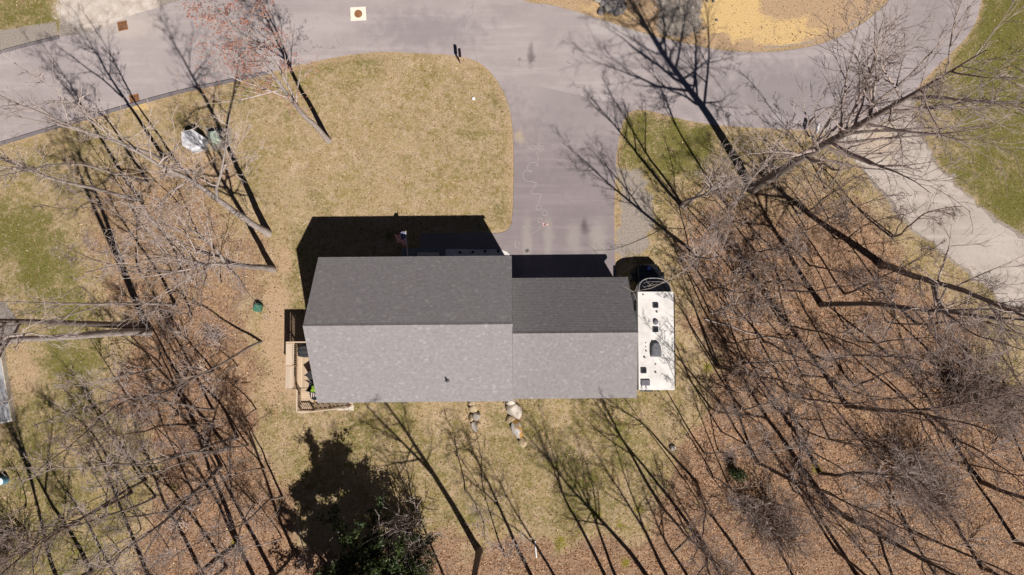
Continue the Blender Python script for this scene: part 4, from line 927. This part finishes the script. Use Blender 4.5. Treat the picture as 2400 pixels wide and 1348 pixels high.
def tree_meshes(kind, seed):
    K = KINDS[kind]; rg = random.Random(seed); H, r0 = K['H'], K['r']
    tr = path(rg, (0, 0, -.25), (rg.gauss(0, .02), rg.gauss(0, .02), 1), H, 16, K['tw'], .04)
    def trad(t): return max(r0 * (1 - t) ** .8 * (1 + .35 * max(0, .05 - t) * 20), .018)
    rad = [trad(i / 16) for i in range(17)]
    trunk = [(tr, rad)]; limbs = []; l2 = []; l3 = []; l4 = []; ends = []
    stems = [(tr, 1.0, K['cs'])]
    for k in range(K['forks']):
        t = rg.uniform(.33, .55); p, d = sample(tr, t); L = H * (1 - t) * rg.uniform(.8, 1.0)
        fp = path(rg, p, vrot(d, rg.uniform(.25, .42), rg.uniform(0, 6.28)), L, 12, .05, .06)
        trunk.append((fp, [max(trad(t) * .72 * (1 - i / 12) ** .85, .015) for i in range(13)])); stems.append((fp, .55, .15))
    for si, (sp, wgt, cs) in enumerate(stems):
        nl = max(4, int(K['nl'] * wgt))
        for i in range(nl):
            u = (i + rg.random()) / nl; t = cs + (1 - cs) * u * .985; p, d = sample(sp, t)
            L = K['ll'] * (1.05 - .72 * u) * rg.uniform(.6, 1.15) * (.8 if si else 1)
            base_r = trunk[si][1][min(int(t * (len(sp) - 1)), len(sp) - 1)]
            r = max(min(base_r * .6, .012 + L * .0105), .012)
            lp = path(rg, p, vrot(d, rg.uniform(*K['ang']), rg.uniform(0, 6.28)), L, 7, .10, .055)
            limbs.append((lp, [max(r * (1 - j / 7) ** .8, MINR) for j in range(8)]))
            n2 = max(2, int(K['kids'][0] * (.5 + L / K['ll'] * .7)))
            for j in range(n2):
                t2 = .18 + .8 * (j + rg.random()) / n2; p2, d2 = sample(lp, t2); L2 = L * rg.uniform(.28, .52) * (1.1 - .5 * t2)
                bp_ = path(rg, p2, vrot(d2, rg.uniform(.4, .95), rg.uniform(0, 6.28)), L2, 5, .13, .05)
                r2 = max(r * (1 - t2) ** .7 * .6, MINR * 1.1); l2.append((bp_, [max(r2 * (1 - q / 5), MINR * .9) for q in range(6)]))
                n3 = max(2, int(K['kids'][1] * rg.uniform(.6, 1.2)))
                for q in range(n3):
                    t3 = .15 + .83 * (q + rg.random()) / n3; p3, d3 = sample(bp_, t3); L3 = L2 * rg.uniform(.3, .55) + .1
                    tp_ = path(rg, p3, vrot(d3, rg.uniform(.35, .9), rg.uniform(0, 6.28)), L3, 3, .14, .04)
                    l3.append((tp_, [MINR * .95, MINR * .85, MINR * .7, MINR * .45]))
                    for z in range(K['kids'][2]):
                        p4, d4 = sample(tp_, rg.uniform(.2, .95)); L4 = L3 * rg.uniform(.3, .6)
                        l4.append((path(rg, p4, vrot(d4, rg.uniform(.4, .9), rg.uniform(0, 6.28)), L4, 1, .05, .03), [MINR * .7, MINR * .4])); ends.append(l4[-1][0][-1])
    tm = tube_mesh(kind + '_trunk', [(trunk, 9)], M['bark_grey'])
    cm = tube_mesh(kind + '_crown', [(limbs, 5), (l2, 4), (l3, 3), (l4, 3)], M['twig_grey'])
    return tm, cm, ends
PROTO = {k: [tree_meshes(k, 100 * i + s) for s in range(n)] for i, (k, n) in enumerate((('tall', 4), ('high', 4), ('straight', 2), ('open', 1), ('burst', 1), ('slim', 4), ('whip', 3)))}
COUNT = {}
TONE = {'pale': ('bark_pale', 'twig_pale'), 'grey': ('bark_grey', 'twig_grey'), 'brown': ('bark_brown', 'twig_brown')}
trnd = random.Random(77)
LAND = [(1760, 775, 'near the pale fallen branches'), (2140, 1130, 'beside the broad tangled thicket'), (1810, 1230, 'by the dark rounded thicket'), (2275, 920, 'by the dense dark thicket'), (2160, 520, 'near the gravel track'), (1724, 1104, 'near the tiny evergreen seedling'), (1925, 715, 'around the straight dark tree'), (1762, 442, 'around the massive leaning tree'), (1550, 700, 'near the motorhome'), (2068, 622, 'around the large forked tree'),
        (500, 785, 'near the heap of cut sticks'), (606, 722, 'near the green bin'), (450, 330, 'near the white utility enclosure'), (40, 1270, 'by the dark thicket of the west lawn'), (345, 770, 'around the close pair of tall trees'), (905, 1300, 'by the dark evergreen'), (1254, 1288, 'near the white plastic pipe'), (2340, 820, 'by the olive clearing'), (558, 1275, 'around the stouter mossy tree'), (1577, 1050, 'near the single grey stone'), (560, 1030, 'by the side lawn edge'), (1945, 1186, 'around the thick dark leaning tree')]
def near(x, y): return min(LAND, key=lambda l: (l[0] - x) ** 2 + (l[1] - y) ** 2)[2]
HUE = {'pale': 'pale', 'grey': 'grey', 'brown': 'brown'}
def tree(kind, base, h, label, tone='grey', top=None, wid=1.0, group=None, spin=None, variant=None, name='bare_tree'):
    ps = PROTO[kind]; i = COUNT.get(kind, 0); COUNT[kind] = i + 1
    tm, cm, ends = ps[(variant if variant is not None else i) % len(ps)]
    p = at(*base); t = empty(name, p)
    d = Vector((0, 0, 1))
    if top:
        tp = at(top[0], top[1], h); d = (tp - p); h = d.length; d.normalize()
    else: d = Vector((trnd.gauss(0, .025), trnd.gauss(0, .025), 1)).normalized()
    s = h / KINDS[kind]['H']
    rot = Vector((0, 0, 1)).rotation_difference(d) @ Quaternion((0, 0, 1), spin if spin is not None else trnd.uniform(0, 6.28))
    t.rotation_mode = 'QUATERNION'; t.rotation_quaternion = rot; t.scale = (s * wid, s * wid, s)
    for nme, me, mt in (('trunk', tm, TONE[tone][0]), ('crown', cm, TONE[tone][1])):
        o = link(nme, me, None, t); o.material_slots[0].link = 'OBJECT'; o.material_slots[0].material = M[mt]
    if '%' in label: label = label % (HUE[tone], near(*base))
    tag(t, label, 'tree', group)
    return t, ends
# --- front lawn and left side
t1, ends = tree('tall', (770, 330), 20, 'pale trunked tree with reddish buds standing alone on the front lawn', 'pale', spin=1.0, variant=1)
rb = random.Random(5); V = []; 
for e in ends:
    if e[2] < 9: continue
    for _ in range(2):
        c = Vector(e) + Vector((rb.gauss(0, .07), rb.gauss(0, .07), rb.gauss(0, .07))); a = Vector((rb.gauss(0, 1), rb.gauss(0, 1), rb.gauss(0, 1))).normalized() * .05; b = a.orthogonal().normalized() * .035
        V += [tuple(c - a), tuple(c - b), tuple(c + a), tuple(c + b)]
bo = link('buds', mesh_np('buds', np.array(V), np.arange(len(V)).reshape(-1, 4), False, M['bud']), None, t1); tag(bo, kind='stuff')
tree('high', (628, 548), 22, 'thick pale grey tree at the lawn edge left of the house shadow', 'pale', wid=1.35, spin=.4, top=(195, 400), variant=2)
tree('burst', (640, 632), 17.5, 'pale grey tree with a dense burst of branches beside the worn side lawn', 'pale', wid=1.05, spin=2.6, top=(345, 555))
tree('slim', (612, 801), 13, 'thin curving tree leaning away above bare soil near the green bin', 'grey', top=(215, 915), wid=1.25)
tree('straight', (342, 763), 24, 'tall straight tree with dark bark, one of a close pair', 'grey', top=(-330, 742), wid=1.1, group='close pair of tall trees')
tree('straight', (346, 779), 24, 'tall straight tree with pale lichen bark, one of a close pair', 'pale', top=(-300, 782), wid=1.25, group='close pair of tall trees')
tree('high', (412, 716), 18, 'bent grey tree over the green patch of the neighbouring lawn', 'pale', top=(40, 690), wid=.8)
tree('high', (388, 374), 18, 'grey tree with ascending limbs rising beside the white utility enclosure', 'pale', top=(-90, 130), wid=.95)
tree('slim', (345, 428), 16, 'slender pale tree overhanging the kerbside lawn', 'pale', top=(-60, 250), wid=1.3)
tree('slim', (452, 424), 15, 'slender grey tree just below the white utility enclosure', 'pale', top=(90, 230), wid=1.2)
tree('high', (330, 470), 19, 'grey tree low on the roadside bank reaching over the kerb', 'pale', top=(-230, 350), wid=.9)
GL = 'trees of the strip of wood west of the house'
LBL_L = 'slim %s barked tree in the west wood %s'
for (b, h, tp, k, wd) in (((557, 1026), 15, (215, 1110), 'slim', 1.4), ((537, 1052), 16, (150, 1160), 'slim', 1.5), ((582, 1043), 12, (330, 1120), 'slim', 1.1), ((517, 1092), 17, (130, 1235), 'slim', 1.6), ((462, 996), 14, (130, 1030), 'slim', 1.2), ((342, 1125), 15, (-40, 1240), 'slim', 1.3), ((308, 1154), 16, (-120, 1330), 'slim', 1.3), ((366, 1164), 14, (60, 1320), 'slim', 1.2), ((662, 1165), 13, (470, 1260), 'slim', 1.2), ((500, 960), 15, (180, 1000), 'slim', 1.2), ((430, 905), 16, (90, 930), 'slim', 1.3), ((470, 1180), 14, (240, 1330), 'slim', 1.2), ((430, 640), 15, (120, 590), 'slim', 1.2), ((500, 870), 13, (230, 900), 'slim', 1.1)):
    tree(k, b, h, LBL_L, trnd.choice(('grey', 'brown')), tp, wd, GL)
tree('high', (558, 1275), 20, 'stouter mossy tree at the foot of the west wood', 'brown', (230, 1520), 1.1)
for b, r_ in (((690, 1295), .9), ((640, 1345), 1.1), ((610, 1380), 1.0), ((480, 1360), 1.0), ((530, 1330), .8), ((360, 1380), 1.0), ((300, 1400), .9), ((215, 1340), 1.0), ((150, 1400), 1.1)):
    tree('high', b, trnd.uniform(17, 21), 'tall %s barked tree casting a long shadow %s', 'brown', None, r_, 'tall trees along the low edge of the west wood')
for b, tp in (((452, 1160), (440, 1330)), ((250, 1200), (120, 1330)), ((150, 1220), (60, 1360)), ((60, 1190), (-20, 1300)), ((330, 1240), (250, 1380)), ((700, 1240), (720, 1350)), ((90, 1260), (60, 1400)), ((520, 1190), (440, 1340))):
    tree('whip', b, trnd.uniform(6, 9), 'whippy %s sapling in the west wood %s', 'pale', tp, 1.3, 'pale saplings in the west wood')
for b in ((470, 560), (520, 660), (330, 640), (450, 740), (560, 860), (380, 860), (300, 930), (440, 960), (600, 960), (540, 1120), (620, 1100), (440, 1080), (380, 1040), (600, 1180), (660, 1260), (480, 1260), (400, 1300), (280, 1290), (250, 1160), (330, 540), (420, 480)):
    tree('whip', b, trnd.uniform(6, 10.5), 'whippy %s sapling in the west wood %s', trnd.choice(('pale', 'grey', 'pale')), None, trnd.uniform(1.1, 1.6), 'pale saplings in the west wood')
# --- back lawn edge
tree('tall', (1124, 1292), 21, 'stout tree whose shadow rakes across the back lawn to the house', 'brown', (1030, 1720), 1.15, spin=2.0)
GB = 'tall trees along the back lawn edge'; LB = 'tall %s tree shading the back lawn %s'
for b, kd, wd in (((1252, 1365), 'high', .85), ((1428, 1370), 'high', .85), ((1540, 1385), 'tall', .95), ((1600, 1420), 'high', 1.0), ((1480, 1420), 'high', .8), ((1350, 1430), 'high', .8), ((1660, 1440), 'high', .9), ((960, 1420), 'high', .9), ((820, 1400), 'high', .9), ((1080, 1440), 'high', .8)):
    tree(kd, b, trnd.uniform(17, 21), LB, 'brown', None, wd, GB)
tree('high', (1545, 1178), 17, 'dark curving tree at the corner of the back lawn and wood', 'brown', (1720, 1410), .8)
tree('slim', (1632, 1128), 14, 'slender dark tree beside the back lawn corner among moss', 'brown', (1740, 1280), 1.3)
tree('whip', (1090, 1150), 9, 'fine pale sapling arching over the back lawn edge', 'pale', (1150, 1240), 1.3)
tree('whip', (1180, 1290), 9, 'twiggy pale sapling beside the white plastic pipe', 'pale', (1100, 1360), 1.4)
# --- right hand wood
big, _ = tree('open', (1762, 442), 26.5, 'massive spreading tree leaning over the road junction', 'grey', (2400, 35), 1.1, spin=.8)
tree('high', (1603, 488), 14.5, 'pale two toned tree with a spray of twigs by the parking gravel', 'pale', (1735, 368), .85)
tree('high', (1598, 483), 15.5, 'fork mate of the pale tree leaning toward the driveway', 'pale', (1640, 348), 1.0)
tree('slim', (1712, 492), 15, 'slim pale tree leaning toward the gravel track', 'pale', (1945, 392), 1.3)
tree('tall', (2068, 622), 23, 'large forked tree overhanging the gravel track', 'grey', (2520, 560), 1.15, spin=2.2)
tree('tall', (1925, 715), 22, 'straight dark tree in the middle of the wood toward the track', 'grey', (2420, 695), .95)
t_, _ = tree('tall', (1640, 602), 15.5, 'branching tree whose low limb reaches over the motorhome', 'grey', (1608, 585), .85)
GR = 'slim trees of the wood beyond the motorhome'; LR_ = 'slim %s barked tree in the leaf strewn wood %s'
for (b, h, tp, wd) in (((2090, 556), 13, (2235, 480), 1.1), ((2095, 553), 12, (2200, 470), .9), ((1780, 662), 14, (1990, 640), 1.1), ((1897, 622), 13, (2080, 575), 1.0), ((1662, 682), 12, (1790, 670), 1.0), ((1682, 862), 15, (1890, 885), 1.2), ((1678, 858), 13, (1850, 845), 1.0), ((1684, 858), 14, (1870, 910), 1.0), ((1900, 830), 15, (2150, 862), 1.3), ((1776, 1086), 16, (2020, 1215), 1.4), ((1772, 1083), 15, (1985, 1160), 1.1), ((2003, 907), 13, (2200, 950), 1.4), ((1665, 955), 13, (1810, 1010), 1.0), ((1790, 800), 14, (2000, 812), 1.1), ((1850, 930), 15, (2090, 985), 1.2), ((1740, 960), 13, (1890, 1020), 1.1), ((2150, 760), 15, (2400, 765), 1.3), ((2080, 830), 14, (2310, 855), 1.2), ((2240, 880), 14, (2450, 910), 1.2), ((1830, 600), 12, (1960, 560), 1.0), ((1870, 500), 13, (2030, 420), 1.0), ((1980, 690), 14, (2190, 672), 1.1), ((2200, 1010), 14, (2440, 1080), 1.2), ((1730, 740), 13, (1890, 742), 1.1), ((1960, 560), 12, (2110, 510), 1.0), ((2110, 930), 13, (2310, 975), 1.2), ((1850, 1000), 13, (2020, 1080), 1.1), ((1650, 1060), 12, (1760, 1140), 1.0)) + tuple(((x, y), hh, None, ww) for x, y, hh, ww in ((1700, 800, 14, 1.0), (1745, 850, 13, .9), (1830, 760, 14, 1.0), (1820, 960, 13, .9), (1880, 880, 14, 1.0), (1945, 1030, 13, 1.0), (2040, 1060, 14, 1.0), (2150, 900, 13, .9), (2010, 800, 14, 1.0), (2060, 960, 13, .9), (1690, 1010, 12, .9), (1715, 1150, 13, .9), (1860, 1150, 13, .9), (1600, 1120, 12, .8), (1770, 590, 13, .9), (1660, 540, 12, .9), (1840, 680, 14, .9), (1720, 640, 13, .8), (2230, 1080, 13, .9), (1640, 900, 13, .9))):
    tree('slim', b, h, LR_, trnd.choice(('grey', 'brown', 'brown')), tp, wd, GR)
for i in range(26):
    while True:
        x, y = trnd.uniform(1600, 2330), trnd.uniform(430, 1330)
        if poly_sd(np.array([float(x)]), np.array([float(y)]), LIT2)[0] > 20: break
    tree('whip', (x, y), trnd.uniform(5.5, 10.5), 'whippy %s sapling in the right hand wood %s', trnd.choice(('brown', 'grey', 'pale', 'grey')), None, trnd.uniform(1.1, 1.7), 'saplings in the right hand wood')
tree('high', (1985, 952), 20, 'dark limbed tree in the lower wood with long level branches', 'brown', (2400, 1085), 1.05)
tree('high', (1922, 1110), 17, 'twin stemmed mossy tree in the lower wood', 'brown', (2230, 1195), .9, variant=1)
tree('high', (1945, 1186), 20, 'thick dark tree in the lower wood leaning over thickets', 'brown', (2310, 1430), 1.2)
tree('high', (1640, 1270), 17, 'dark tree with pale twigs at the foot of the lower wood', 'brown', (1790, 1470), .9)
GLW = 'tall trees along the bottom of the lower wood'
for b in ((1780, 1370), (1890, 1400), (2010, 1350), (2090, 1390), (2200, 1360), (2300, 1330), (2380, 1270), (2440, 1150), (2480, 1040), (2300, 1130), (1720, 1400), (1960, 1290), (2130, 1240)):
    tree('high', b, trnd.uniform(15, 20), 'tall %s barked tree in the lower wood %s', 'brown', None, trnd.uniform(.75, 1.05), GLW)
# the low limb over the motorhome belongs to the branching tree
lp = [at(1668, 588, 3.0), at(1640, 604, 4.0), at(1600, 637, 4.4), at(1560, 660, 4.6), at(1525, 676, 4.8), at(1480, 684, 5.0)]
lpaths = [(lp, [.03, .028, .025, .02, .014, .008])]; rl = random.Random(2)
for i in range(14):
    q = lp[3].lerp(lp[5], rl.random()); d = Vector((rl.uniform(-1.2, .4), rl.uniform(-.8, .9), rl.uniform(-.2, .6))); lpaths.append(([q, q + d * .35 + Vector((0, 0, .05)), q + d * .8], [.01, .008, .005]))
lm = tube_mesh('limb', [(lpaths, 5)], M['twig_pale']); lo = link('limb', lm); lo.parent = t_; bpy.context.view_layer.update(); lo.matrix_parent_inverse = t_.matrix_world.inverted()

# ------------------------------------------------------------------ thickets, brush, fallen branches
def shrub_mesh(seed, n, hh, spread, kids):
    rg = random.Random(seed); a = []; b = []; c = []
    for i in range(n):
        az = rg.uniform(0, 6.28); r = spread * .35 * math.sqrt(rg.random()); L = hh * rg.uniform(.6, 1.15)
        p = path(rg, (r * math.cos(az), r * math.sin(az), -.05), vrot((0, 0, 1), rg.uniform(.1, .75), az), L, 7, .13, -.02)
        a.append((p, [max(.036 * (1 - j / 7), .015) for j in range(8)]))
        for j in range(kids):
            q, d = sample(p, rg.uniform(.2, .95)); L2 = L * rg.uniform(.25, .5); p2 = path(rg, q, vrot(d, rg.uniform(.4, 1.0), rg.uniform(0, 6.28)), L2, 4, .18, .0)
            b.append((p2, [.018, .016, .014, .012, .009]))
            for k in range(2):
                q3, d3 = sample(p2, rg.uniform(.2, .95)); c.append((path(rg, q3, vrot(d3, rg.uniform(.4, 1.1), rg.uniform(0, 6.28)), L2 * .45, 2, .15, 0), [.012, .010, .007]))
    return tube_mesh('stems', [(a, 4)], M['twig_grey']), tube_mesh('twigs', [(b, 3), (c, 3)], M['twig_grey'])
SH = [shrub_mesh(1, 58, 3.4, 3.4, 5), shrub_mesh(2, 44, 2.6, 2.4, 5), shrub_mesh(3, 11, 2.8, 2.6, 4), shrub_mesh(4, 9, 3.2, 2.8, 4)]
def shrub(px, py, v, sc, label, tone='twig_grey', group=None, sq=1.0):
    p = at(px, py); t = empty('bare_shrub', p, trnd.uniform(0, 6)); t.scale = (sc, sc, sc * sq)
    for nme, me in zip(('stems', 'twigs'), SH[v]):
        o = tag(link(nme, me, None, t), kind='stuff'); o.material_slots[0].link = 'OBJECT'; o.material_slots[0].material = M[tone if nme == 'twigs' else {'twig_brown': 'twig_grey'}.get(tone, 'twig_pale')]
    if '%' in label: label = label % ({'twig_pale': 'pale', 'twig_grey': 'grey', 'twig_brown': 'brown'}[tone], near(px, py))
    tag(t, label, 'shrub', group)
shrub(2125, 1110, 0, 1.15, 'broad tangled bare thicket with pale stems in the lower wood'); shrub(2180, 1170, 1, 1.1, 'lower brown half of the broad tangled thicket', 'twig_brown')
shrub(1790, 1205, 0, .95, 'dark rounded bare thicket under the dark trees of the lower wood', 'twig_brown'); shrub(1840, 1255, 1, 1.0, 'reddish brown bare shrub against the dark rounded thicket', 'twig_brown')
shrub(2265, 900, 0, 1.2, 'dense dark thicket on the slope beside the olive clearing', 'twig_brown'); shrub(2330, 960, 1, 1.3, 'grey wiry thicket below the olive clearing'); shrub(2225, 930, 1, 1.0, 'small dark shrub on the wood side of the dense dark thicket', 'twig_brown')
shrub(40, 1270, 0, 1.0, 'dark bare thicket at the edge of the far west lawn', 'twig_brown'); shrub(960, 1235, 1, 1.25, 'pale grey bare bush beside the dark evergreen', 'twig_pale', sq=1.6)
GU = 'understorey brush in the wood'
for (x, y, s) in ((1700, 640, .8), (1740, 600, .7), (1800, 690, .9), (1700, 720, .8), (1850, 560, .8), (1900, 480, .7), (1760, 540, .7), (1960, 770, .8), (2050, 740, .8), (2030, 660, .7), (1830, 880, .9), (1730, 900, .7), (1960, 870, .8), (1880, 800, .7), (1690, 470, .7), (1800, 430, .6), (2080, 1000, .8), (1700, 1180, .6), (1850, 1090, .6), (2300, 1040, .9), (2250, 1250, .9), (2070, 1290, .8), (1690, 1330, .7), (2000, 520, .6), (1650, 560, .6)):
    shrub(x, y, trnd.choice((2, 3)), s * 1.25, 'low wispy %s brush growing %s', trnd.choice(('twig_grey', 'twig_brown')), GU, .8)
for (x, y, s) in ((440, 680, .8), (420, 800, .8), (330, 880, .7), (470, 880, .7), (520, 1000, .6), (600, 1220, .6), (420, 1240, .7), (180, 1290, .7)):
    shrub(x, y, trnd.choice((2, 3)), s * 1.2, 'wispy %s brush among fallen leaves %s', trnd.choice(('twig_grey', 'twig_pale')), 'brush in the west wood', .8)
p0 = at(500, 785); bpil = empty('brush_pile', p0); rg = random.Random(31); bl_ = []
for i in range(130):
    a = rg.uniform(0, 6.28); r = abs(rg.gauss(0, .55)); q = (r * math.cos(a), r * math.sin(a), rg.uniform(.03, .35) * (1 - min(r, 1) * .5)); az = rg.uniform(0, 6.28); L = rg.uniform(.4, 1.4)
    d = (math.cos(az), math.sin(az), rg.uniform(-.08, .18)); pp = path(rg, (q[0] - d[0] * L / 2, q[1] - d[1] * L / 2, max(.02, q[2])), d, L, 3, .1, 0); pp = [(x, y, max(z, .015)) for x, y, z in pp]; bl_.append((pp, [.016, .013, .01, .006]))
tag(link('sticks', tube_mesh('sticks', [(bl_[:70], 4)], M['twig_pale']), None, bpil), kind='stuff'); tag(link('twigs', tube_mesh('twigs', [(bl_[70:], 4)], M['twig_grey']), None, bpil), kind='stuff')
tag(bpil, 'heap of cut sticks lying on leaf litter in the west wood', 'brush pile')
def fallen(pxs, r, label, mat='bark_pale'):
    P = [at(x, y, z) for x, y, z in pxs]; o0 = P[0].copy(); f = empty('fallen_branch', (o0.x, o0.y, 0)); Q = [(p.x - o0.x, p.y - o0.y, p.z) for p in P]; rg = random.Random(len(label)); n = len(Q)
    link('stem', tube_mesh('stem', [([(Q, [max(r * (1 - i / n), .012) for i in range(n)])], 6)], M[mat]), None, f)
    tw = []
    for i in range(16):
        a = rg.uniform(.45, 1); q, d = sample(Q, a); tw.append((path(rg, q, vrot(d, rg.uniform(.3, .9), rg.uniform(0, 6.28)), rg.uniform(.3, .9), 3, .12, .02), [.012, .01, .008, .005]))
    tag(link('twigs', tube_mesh('twigs', [(tw, 3)], M['twig_pale']), None, f), kind='stuff'); tag(f, label, 'branch')
fallen([(1652, 748, .1), (1685, 758, .12), (1715, 765, .12), (1750, 780, .15), (1790, 788, .2), (1835, 798, .25), (1868, 803, .4)], .06, 'long pale fallen branch lying on leaves near the motorhome')
fallen([(1668, 728, .08), (1700, 738, .1), (1740, 750, .12), (1785, 760, .2), (1830, 757, .3)], .04, 'thinner pale fallen branch above the long fallen one')
fallen([(1575, 1300, .1), (1610, 1270, .12), (1640, 1250, .15)], .05, 'short grey fallen limb near the mossy ground', 'bark_grey')

# ------------------------------------------------------------------ evergreens
def evergreen(px, py, H, rad, nb, nleaf, label, name, seed, leaf=.1):
    p = at(px, py); t = empty(name, p); rg = random.Random(seed); tr = path(rg, (0, 0, -.2), (0, 0, 1), H, 10, .03, .05); br = []; C = []
    for i in range(nb):
        u = .10 + .88 * (i + rg.random()) / nb; q, d = sample(tr, u); L = rad * (1.08 - u * .75) * rg.uniform(.45, 1.2)
        bp_ = path(rg, q, vrot(d, rg.uniform(1.0, 1.45), rg.uniform(0, 6.28)), L, 6, .12, .05); br.append((bp_, [max(.05 * (1 - j / 6) * (1.1 - u), .008) for j in range(7)]))
        for j in range(9):
            q2, d2 = sample(bp_, rg.uniform(.3, 1)); b2 = path(rg, q2, vrot(d2, rg.uniform(.4, 1.0), rg.uniform(0, 6.28)), L * rg.uniform(.15, .35), 2, .15, .03); br.append((b2 , [.012, .01, .006])); C.append(b2[-1]); C.append(b2[1])
    link('trunk', tube_mesh('trunk', [([(tr, [max(.16 * (1 - j / 10), .02) for j in range(11)])], 8), (br, 4)], M['bark_brown']), None, t)
    rs_ = np.random.RandomState(seed); C = np.array(C); k = rs_.randint(0, len(C), nleaf); c = C[k] + rs_.normal(0, .15, (nleaf, 3)); c[:, 2] = np.maximum(c[:, 2], .1)
    a = rs_.normal(0, 1, (nleaf, 3)); a[:, 2] *= .6; a /= np.linalg.norm(a, axis=1, keepdims=True); b = np.cross(a, rs_.normal(0, 1, (nleaf, 3))); b /= np.linalg.norm(b, axis=1, keepdims=True)
    L = rs_.uniform(.6, 1.2, (nleaf, 1)) * leaf; V = np.stack([c - a * L, c - b * L * .42, c + a * L, c + b * L * .42], 1).reshape(-1, 3)
    cr = link('crown', mesh_np('crown', V, np.arange(len(V)).reshape(-1, 4), False, M['foliage']), None, t)
    tag(t, label, 'tree')
evergreen(900, 1312, 10.6, 5.0, 50, 36000, 'dense dark green evergreen tree at the back lawn edge', 'evergreen_tree', 9, .125)
evergreen(800, 1375, 9.5, 3.8, 30, 17000, 'evergreen added to widen the shadow of the dense dark green one', 'evergreen_tree', 39, .12)  # added tree, mostly out of frame, broadens the main evergreen's shadow
evergreen(990, 1350, 9, 3.4, 26, 17000, 'olive green evergreen behind the pale bare bush', 'evergreen_tree', 19)
evergreen(1724, 1104, 1.7, .55, 14, 1500, 'tiny evergreen seedling alone on leaf litter in the lower wood', 'evergreen_sapling', 29, .07)
